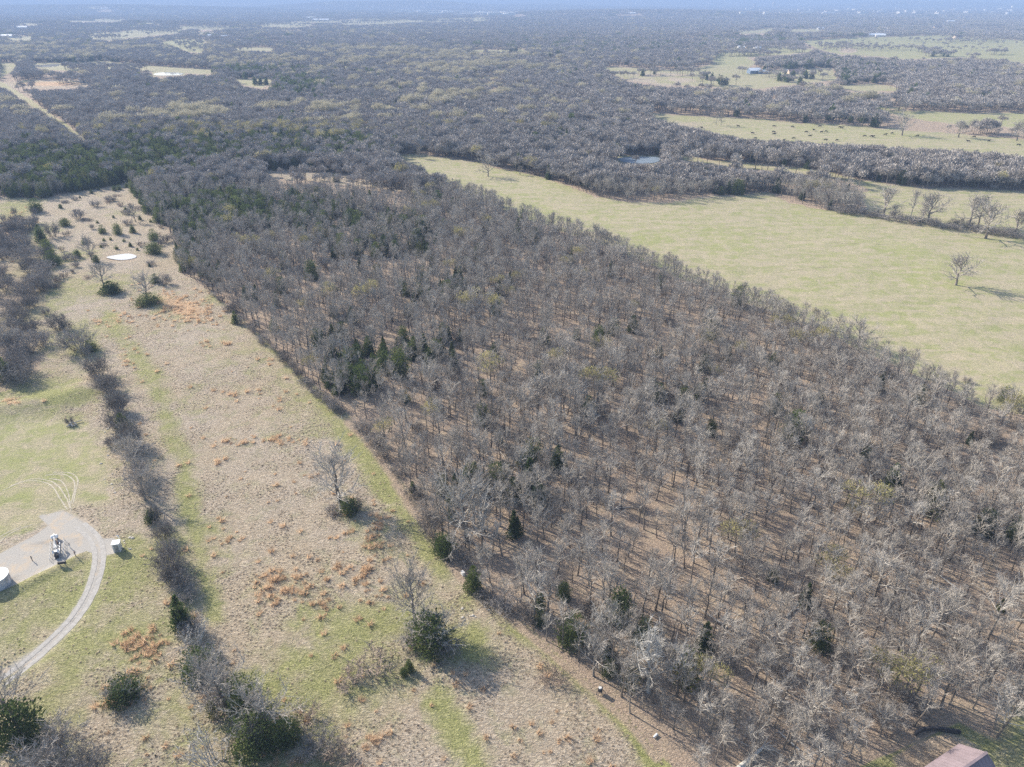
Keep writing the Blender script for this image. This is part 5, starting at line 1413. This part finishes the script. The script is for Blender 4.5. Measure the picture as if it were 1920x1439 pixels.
def gable(e, L, W, h, rh, wall, roof, over=0.4, seams=0, windows=0, doors=1, porch=None):
    mb = MB(); x, y = L / 2, W / 2
    mb.add([(-x, -y, -0.3), (x, -y, -0.3), (x, y, -0.3), (-x, y, -0.3), (-x, -y, h), (x, -y, h), (x, y, h), (-x, y, h), (-x, 0, h + rh), (x, 0, h + rh)],
           [(0, 1, 5, 4), (2, 3, 7, 6), (1, 2, 6, 9, 5), (3, 0, 4, 8, 7)])
    link('wall', mb.mesh('wall', wall), e)
    for s_ in (-1, 1):
        mb = MB(); k = (y + over) / y; t = 0.12
        a, b_ = (y + over) * s_, h - rh * (k - 1) + 0.03
        V = [(-x - over, 0, h + rh + 0.03), (x + over, 0, h + rh + 0.03), (x + over, a, b_), (-x - over, a, b_)]
        V += [(p[0], p[1], p[2] + t) for p in V]
        mb.add(V, [(0, 1, 2, 3), (7, 6, 5, 4), (0, 4, 5, 1), (1, 5, 6, 2), (2, 6, 7, 3), (3, 7, 4, 0)])
        o = link('roof_slope', mb.mesh('roof_slope', roof), e)
        if seams:
            for i in range(seams):
                xx = -x - over + (2 * x + 2 * over) * (i + 0.5) / seams
                sm = MB(); sm.tube([(xx, 0, h + rh + 0.03 + t + 0.02), (xx, a, b_ + t + 0.02)], [0.035, 0.035], 4)
                link('roof_seam', sm.mesh('roof_seam', roof), o)
    mb = MB(); mb.box((0, 0, h + rh + 0.17), (L + 2 * over, 0.35, 0.08)); link('ridge_cap', mb.mesh('ridge_cap', roof), e)
    for i in range(windows):
        xx = -x + L * (i + 0.5) / windows
        for s_ in (-1, 1):
            if s_ == -1 and doors and i == windows // 2: continue
            mb = MB(); mb.box((xx, s_ * (y + 0.03), h * 0.55), (1.2, 0.08, 1.2)); w_ = link('window', mb.mesh('window', M['white']), e)
            mb = MB(); mb.box((xx, s_ * (y + 0.08), h * 0.55), (1.0, 0.04, 1.0)); link('pane', mb.mesh('pane', M['glass']), w_)
    if doors:
        mb = MB(); mb.box((-x + L * (windows // 2 + 0.5) / max(1, windows), -(y + 0.04), 1.0), (1.0, 0.1, 2.1)); link('door', mb.mesh('door', M['brownroof']), e)
# house at the bottom right: ridge end and the direction of the ridge come from the roof corners
def at_h(u, v, h):
    xx, yy = (u - 960) / FPX, -(v - 719.5) / FPX
    dz = -SP + yy * CP; t = (h - CAM_H) / dz
    return Vector((xx * t, (CP + yy * SP) * t, h))
r_end, e_far, e_near = at_h(1851, 1411, 5.2), at_h(1808, 1386, 3.1), at_h(1729, 1439, 3.1)
rd = (e_near - e_far).normalized(); halfw = abs((r_end - e_far).cross(rd).z)
Lh = 16.0; Wh = 2 * halfw
c = r_end + rd * (Lh / 2); c.z = 0
hs = empty('house', c, math.atan2(rd.y, rd.x), 'house with a mauve metal gable roof at the bottom of the yard', 'house')
gable(hs, Lh - 0.8, Wh - 0.8, 2.9, 2.15, M['siding'], M['mauve'], 0.4, 22, 4, 1)
# curved low retaining edge above the house
rw = MB(); pts = [(1716, 1381), (1728, 1373), (1742, 1370.5), (1760, 1372), (1780, 1375), (1800, 1378)]
W3 = [spot(*q) for q in pts]
V, F = [], []
for i, p in enumerate(W3):
    V += [(p.x, p.y, p.z - 0.3), (p.x, p.y, p.z + 0.75), (p.x - 0.1, p.y + 0.35, p.z + 0.75), (p.x - 0.1, p.y + 0.35, p.z - 0.3)]
    if i:
        a = 4 * (i - 1); b_ = 4 * i
        F += [(a, b_, b_ + 1, a + 1), (a + 1, b_ + 1, b_ + 2, a + 2), (a + 2, b_ + 2, b_ + 3, a + 3)]
rw.add(V, F + [(0, 1, 2, 3), tuple(len(V) - 4 + k for k in (3, 2, 1, 0))])
o = link('retaining_wall', rw.mesh('retaining_wall', M['dark'])); tag(o, 'low curved dark retaining edge on the sandy yard above the house', 'wall')
def build(name, u, v, rz, L, W, h, rh, wall, roof, label, cat='house', win=0, doors=1, seams=0, group=None, small=False):
    p = at(u, v); p.z = float(gz(p.x, p.y)[0])
    e = empty(name, p, R(rz), label, cat, group)
    gable(e, L, W, h, rh, wall, roof, 0.5, seams, win, doors)
    return e
build('farmhouse', 1413, 138, 8, 17, 13, 4.4, 3.4, M['navy'], M['whiteroof'], 'farmhouse with a bright white metal roof in the tan clearing', win=4)
build('barn', 1429, 138.5, 8, 15, 10, 3.4, 2.2, M['navy'], M['blueroof'], 'low blue grey wing building beside the white roofed farmhouse', 'barn')
build('farmhouse', 1494, 139, -5, 26, 13, 3.4, 3.2, M['tanwall'], M['brownroof'], 'long brown roofed house at the back of the tan clearing', win=5)
build('shed', 1474, 137, 10, 9, 7, 3.2, 1.6, M['tanwall'], M['whiteroof'], 'small pale shed left of the long brown roofed house', 'shed')
build('barn', 1604, 206, 3, 15, 11, 3.5, 2.2, M['navy'], M['blueroof'], 'open fronted barn with a pale blue metal roof behind the cattle pasture', 'barn')
build('farmhouse', 1389, 91, 5, 14, 11, 3.2, 2.4, M['offwhite'], M['whiteroof'], 'small white house first in the hilltop farmyard', win=3)
build('farmhouse', 1408, 91, -8, 22, 13, 3.4, 3.2, M['tanwall'], M['brownroof'], 'brown roofed house in the hilltop farmyard', win=4)
build('barn', 1422, 93, 6, 20, 11, 3.4, 2.2, M['offwhite'], M['whiteroof'], 'long white roofed barn in front of the hilltop farmyard', 'barn')
build('farmhouse', 1428, 90, 12, 16, 12, 3.2, 2.8, M['tanwall'], M['brownroof'], 'brown house at the end of the hilltop farmyard', win=3)
for (u, v, L, W, lab) in ((1640, 69, 45, 18, 'long white barn on the edge of the broad green fields'), (1650, 69.5, 26, 14, 'smaller white barn beside the long one at the broad green fields'), (1757, 54, 34, 16, 'white farmhouse half hidden by dark trees far beyond the broad green fields'), (1795, 73, 22, 14, 'dark barn at the top of the broad green fields'), (1538, 56, 24, 14, 'white shed in the woods left of the broad green fields'),
                          (1782, 42, 40, 18, 'pale barn in the far woods below the distant town'), (42, 54, 75, 22, 'long white barn in the far woods, westernmost'), (15, 71, 50, 22, 'white barn in a small pale clearing'), (200, 21, 90, 30, 'white shed on the flank of the far ridge'), (581, 35, 95, 34, 'long white poultry barn, upper of two among pale fields'), (606, 39, 110, 34, 'long white poultry barn, lower of two among pale fields'),
                          (264, 153, 14, 8, 'little white roofed shed at the upper end of the cleared ride'), (161, 155, 12, 9, 'white roofed shed on the orange field by the cleared ride'), (423, 73, 26, 14, 'white house in the wooded valley'), (396, 71, 20, 14, 'small white house left of the one in the wooded valley'), (1172, 27, 60, 30, 'brown house on the wooded rise left of the mansion'), (1183, 26.5, 60, 30, 'tan house on the wooded rise beside the mansion'), (1216, 25, 80, 40, 'grey mansion on the wooded rise')):
    dk = 'brown' in lab or 'dark' in lab or 'grey' in lab
    build('barn' if 'barn' in lab else 'shed' if 'shed' in lab else 'farmhouse', u, v, (u * 7) % 30 - 15, L, W, 5, 4, M['tanwall'] if dk else M['offwhite'], M['brownroof'] if dk else M['whiteroof'], lab, 'barn' if 'barn' in lab else 'shed' if 'shed' in lab else 'house')
# far town
r = np.random.default_rng(77)
def block(u, v, w, h, dp, roof, wall, label, name='town_building', group='white buildings of the far town', cat='building'):
    p = at(u, v); p.z = float(terrain(p.x, p.y))
    e = empty(name, p, r.uniform(-0.25, 0.25), label, cat, group)
    mb = MB(); mb.box((0, 0, h / 2 - 1), (w, dp, h + 2)); link('wall', mb.mesh('wall', wall), e)
    mb = MB(); mb.box((0, 0, h + 0.6), (w + 2, dp + 2, 1.2)); link('roof', mb.mesh('roof', roof), e)
    return e
for k in range(34):
    u = 745 + k * 6.6 + r.normal(0, 3); v = 25 + r.uniform(-3, 4) + (k / 34) * 3
    block(u, v, r.uniform(30, 110), r.uniform(12, 20), r.uniform(30, 70), M['whiteroof'], M['offwhite'], 'low white building in the line of town roofs below the long mesa', group='white buildings below the long mesa')
for k in range(60):
    u = 1385 + k * 8.7 + r.normal(0, 5); v = 25 + r.uniform(-8, 5)
    block(u, v, r.uniform(18, 85), r.uniform(12, 21), r.uniform(15, 60), M['whiteroof'] if r.random() < 0.7 else M['tanwall'], M['offwhite'], 'low pale building scattered through the far town beyond the farmland')
block(1451, 15, 45, 75, 30, M['tanwall'], M['tanwall'], 'tall tan tower block rising from the far town', 'tower_block', None, 'building')
block(1462, 17, 60, 30, 30, M['tanwall'], M['tanwall'], 'wide tan block beside the tall tower of the far town', 'tower_block', None, 'building')
block(1414, 16, 28, 52, 30, M['brownroof'], M['tanwall'], 'brown tower left of the tall tan tower of the far town', 'tower_block', None, 'building')
block(692, 18, 90, 14, 40, M['whiteroof'], M['white'], 'white hall beside the slim white silo on the mesa foot', 'factory_hall', None, 'building')
block(770, 19, 60, 16, 40, M['whiteroof'], M['white'], 'white plant with a short stack between the silo and the town roofs', 'factory_hall', None, 'building')
def tower(u, v, h, label, ball=True):
    p = at(u, v); p.z = float(terrain(p.x, p.y))
    e = empty('water_tower' if ball else 'silo', p, 0, label, 'water tower' if ball else 'silo')
    if ball:
        mb = MB(); mb.tube([(0, 0, -1), (0, 0, h * 0.78)], [h * 0.055, h * 0.04], 10); link('column', mb.mesh('column', M['white']), e)
        mb = MB(); q = h * 0.16
        mb.tube([(0, 0, h * 0.70), (0, 0, h * 0.78), (0, 0, h * 0.88), (0, 0, h * 0.96), (0, 0, h)], [q * 0.35, q * 0.9, q * 1.15, q * 0.8, q * 0.2], 14); link('bowl', mb.mesh('bowl', M['white'], smooth=True), e)
    else:
        mb = MB(); mb.tube([(0, 0, -1), (0, 0, h * 0.93)], [h * 0.12, h * 0.12], 12); link('shaft', mb.mesh('shaft', M['white']), e)
        mb = MB(); mb.tube([(0, 0, h * 0.93), (0, 0, h)], [h * 0.13, h * 0.03], 12); link('cap', mb.mesh('cap', M['whiteroof']), e)
tower(1895, 27, 58, 'tall white water tower at the right end of the far town')
tower(1192, 14, 62, 'faint white water tower on the horizon above the wooded rise')
tower(1678, 22, 34, 'small white water tower in the middle of the far town')
tower(700, 19, 48, 'slim white silo under the long mesa', False)
# utility pole on the broad green fields
p = at(1819, 101); p.z = float(terrain(p.x, p.y))
e = empty('utility_pole', p, 0, 'wooden utility pole on the broad green fields', 'utility pole')
mb = MB(); mb.tube([(0, 0, -0.5), (0, 0, 15)], [0.35, 0.25], 6); link('pole', mb.mesh('pole', M['bark']), e)
mb = MB(); mb.box((0, 0, 14), (4, 0.3, 0.3)); link('crossarm', mb.mesh('crossarm', M['bark']), e)

# ------------------------------------------------------------------ cattle
for path in ([(1180, 400), (1350, 430), (1560, 455), (1760, 462), (1960, 490)], [(1400, 520), (1560, 500), (1740, 505), (1930, 545)], [(1240, 370), (1420, 378), (1560, 405), (1700, 430)]):
    ribbon('cow_path', path, 0.45, M['path'], 0.03, 0.06)
M['cow'] = simple('black_hide', (0.018, 0.016, 0.015), 0.8, 0.2, 2)
def cow_mesh(graze):
    me = bpy.data.meshes.new('cow')
    hd = (1.75, 0, 0.35) if graze else (1.85, 0, 1.45)
    V = [(-0.85, 0, 1.05), (-0.3, 0, 1.0), (0.35, 0, 1.0), (0.85, 0, 1.1), (1.3, 0, 0.85 if graze else 1.4), hd, (-0.95, 0.22, 0.75), (-1.02, 0.24, 0.42), (-0.95, 0.24, 0.03), (-0.95, -0.22, 0.75), (-1.02, -0.24, 0.42), (-0.95, -0.24, 0.03),
         (0.75, 0.2, 0.7), (0.8, 0.22, 0.38), (0.75, 0.22, 0.03), (0.75, -0.2, 0.7), (0.8, -0.22, 0.38), (0.75, -0.22, 0.03), (-1.12, 0, 1.1), (-1.2, 0, 0.5)]
    E = [(0, 1), (1, 2), (2, 3), (3, 4), (4, 5), (0, 6), (6, 7), (7, 8), (0, 9), (9, 10), (10, 11), (3, 12), (12, 13), (13, 14), (3, 15), (15, 16), (16, 17), (0, 18), (18, 19)]
    rad = [0.36, 0.40, 0.40, 0.33, 0.2, 0.13, 0.17, 0.08, 0.07, 0.17, 0.08, 0.07, 0.14, 0.08, 0.07, 0.14, 0.08, 0.07, 0.06, 0.05]
    me.from_pydata(V, E, []); me.materials.append(M['cow'])
    o = bpy.data.objects.new('cow', me); COL.objects.link(o)
    md = o.modifiers.new('skin', 'SKIN')
    for i, rr in enumerate(rad): me.skin_vertices[0].data[i].radius = (rr, rr)
    me.skin_vertices[0].data[0].use_root = True
    o.modifiers.new('sub', 'SUBSURF').levels = 1; o.modifiers[-1].render_levels = 1
    dg = bpy.context.evaluated_depsgraph_get()
    m2 = bpy.data.meshes.new_from_object(o.evaluated_get(dg))
    bpy.data.objects.remove(o)
    if not m2.materials: m2.materials.append(M['cow'])
    return m2
try:
    tmp = bpy.data.meshes.new('x'); tmp.from_pydata([(0, 0, 0)], [], [])
    CW = None
    def mk(g):
        me_fn = cow_mesh
        return me_fn(g)
    # a mesh needs its skin layer before radii are set
    _orig = cow_mesh
    def cow_mesh2(g):
        bm = bmesh.new(); bm.verts.layers.skin.verify(); bm.free()
        return _orig(g)
    CW = [mk(True), mk(False)]
except Exception as ex:
    print('cow', ex); CW = None
COWS = [(505, 97), (665, 90), (822, 90), (903, 93), (728, 122), (820, 115), (822, 126), (740, 143), (865, 152), (908, 143), (963, 115), (980, 133), (997, 107), (1023, 91), (1030, 116), (1050, 113), (1111, 95), (1119, 97), (1048, 150), (1098, 152),
        (1220, 133), (1250, 134), (1257, 136), (1310, 127), (1340, 121), (1452, 132), (1675, 157), (1895, 172), (1765, 155), (1700, 137)]
r = np.random.default_rng(12)
if CW:
    for a, b_ in COWS:
        p = spot(1100 + a / 2.3415, 200 + b_ / 2.34)
        o = link('cow', CW[int(r.random() < 0.35)], None, p, r.uniform(-0.5, 0.5) + (math.pi if r.random() < 0.5 else 0), (1.15,) * 3)
        tag(o, 'black cow in the herd spread over the pale far pasture', 'cow', 'black cows on the far pasture')

# ------------------------------------------------------------------ haze
zlow = min(v.co.z for v in bpy.data.objects['ground'].data.vertices) - 1.0
mb = MB(); S = 32000.0
mb.box((0, 0, (zlow + HAZE_TOP) / 2), (2 * S, 2 * S, HAZE_TOP - zlow))
hm = bpy.data.materials.new('haze'); hm.use_nodes = True
hn = hm.node_tree; hn.nodes.clear()
pv = hn.nodes.new('ShaderNodeVolumePrincipled')
pv.inputs['Color'].default_value = (*HAZE_COLOR, 1)
pv.inputs['Density'].default_value = HAZE_DENSITY
pv.inputs['Anisotropy'].default_value = 0.0
ho = hn.nodes.new('ShaderNodeOutputMaterial'); hn.links.new(pv.outputs[0], ho.inputs['Volume'])
hz = link('haze', mb.mesh('haze', hm)); hz['kind'] = 'stuff'
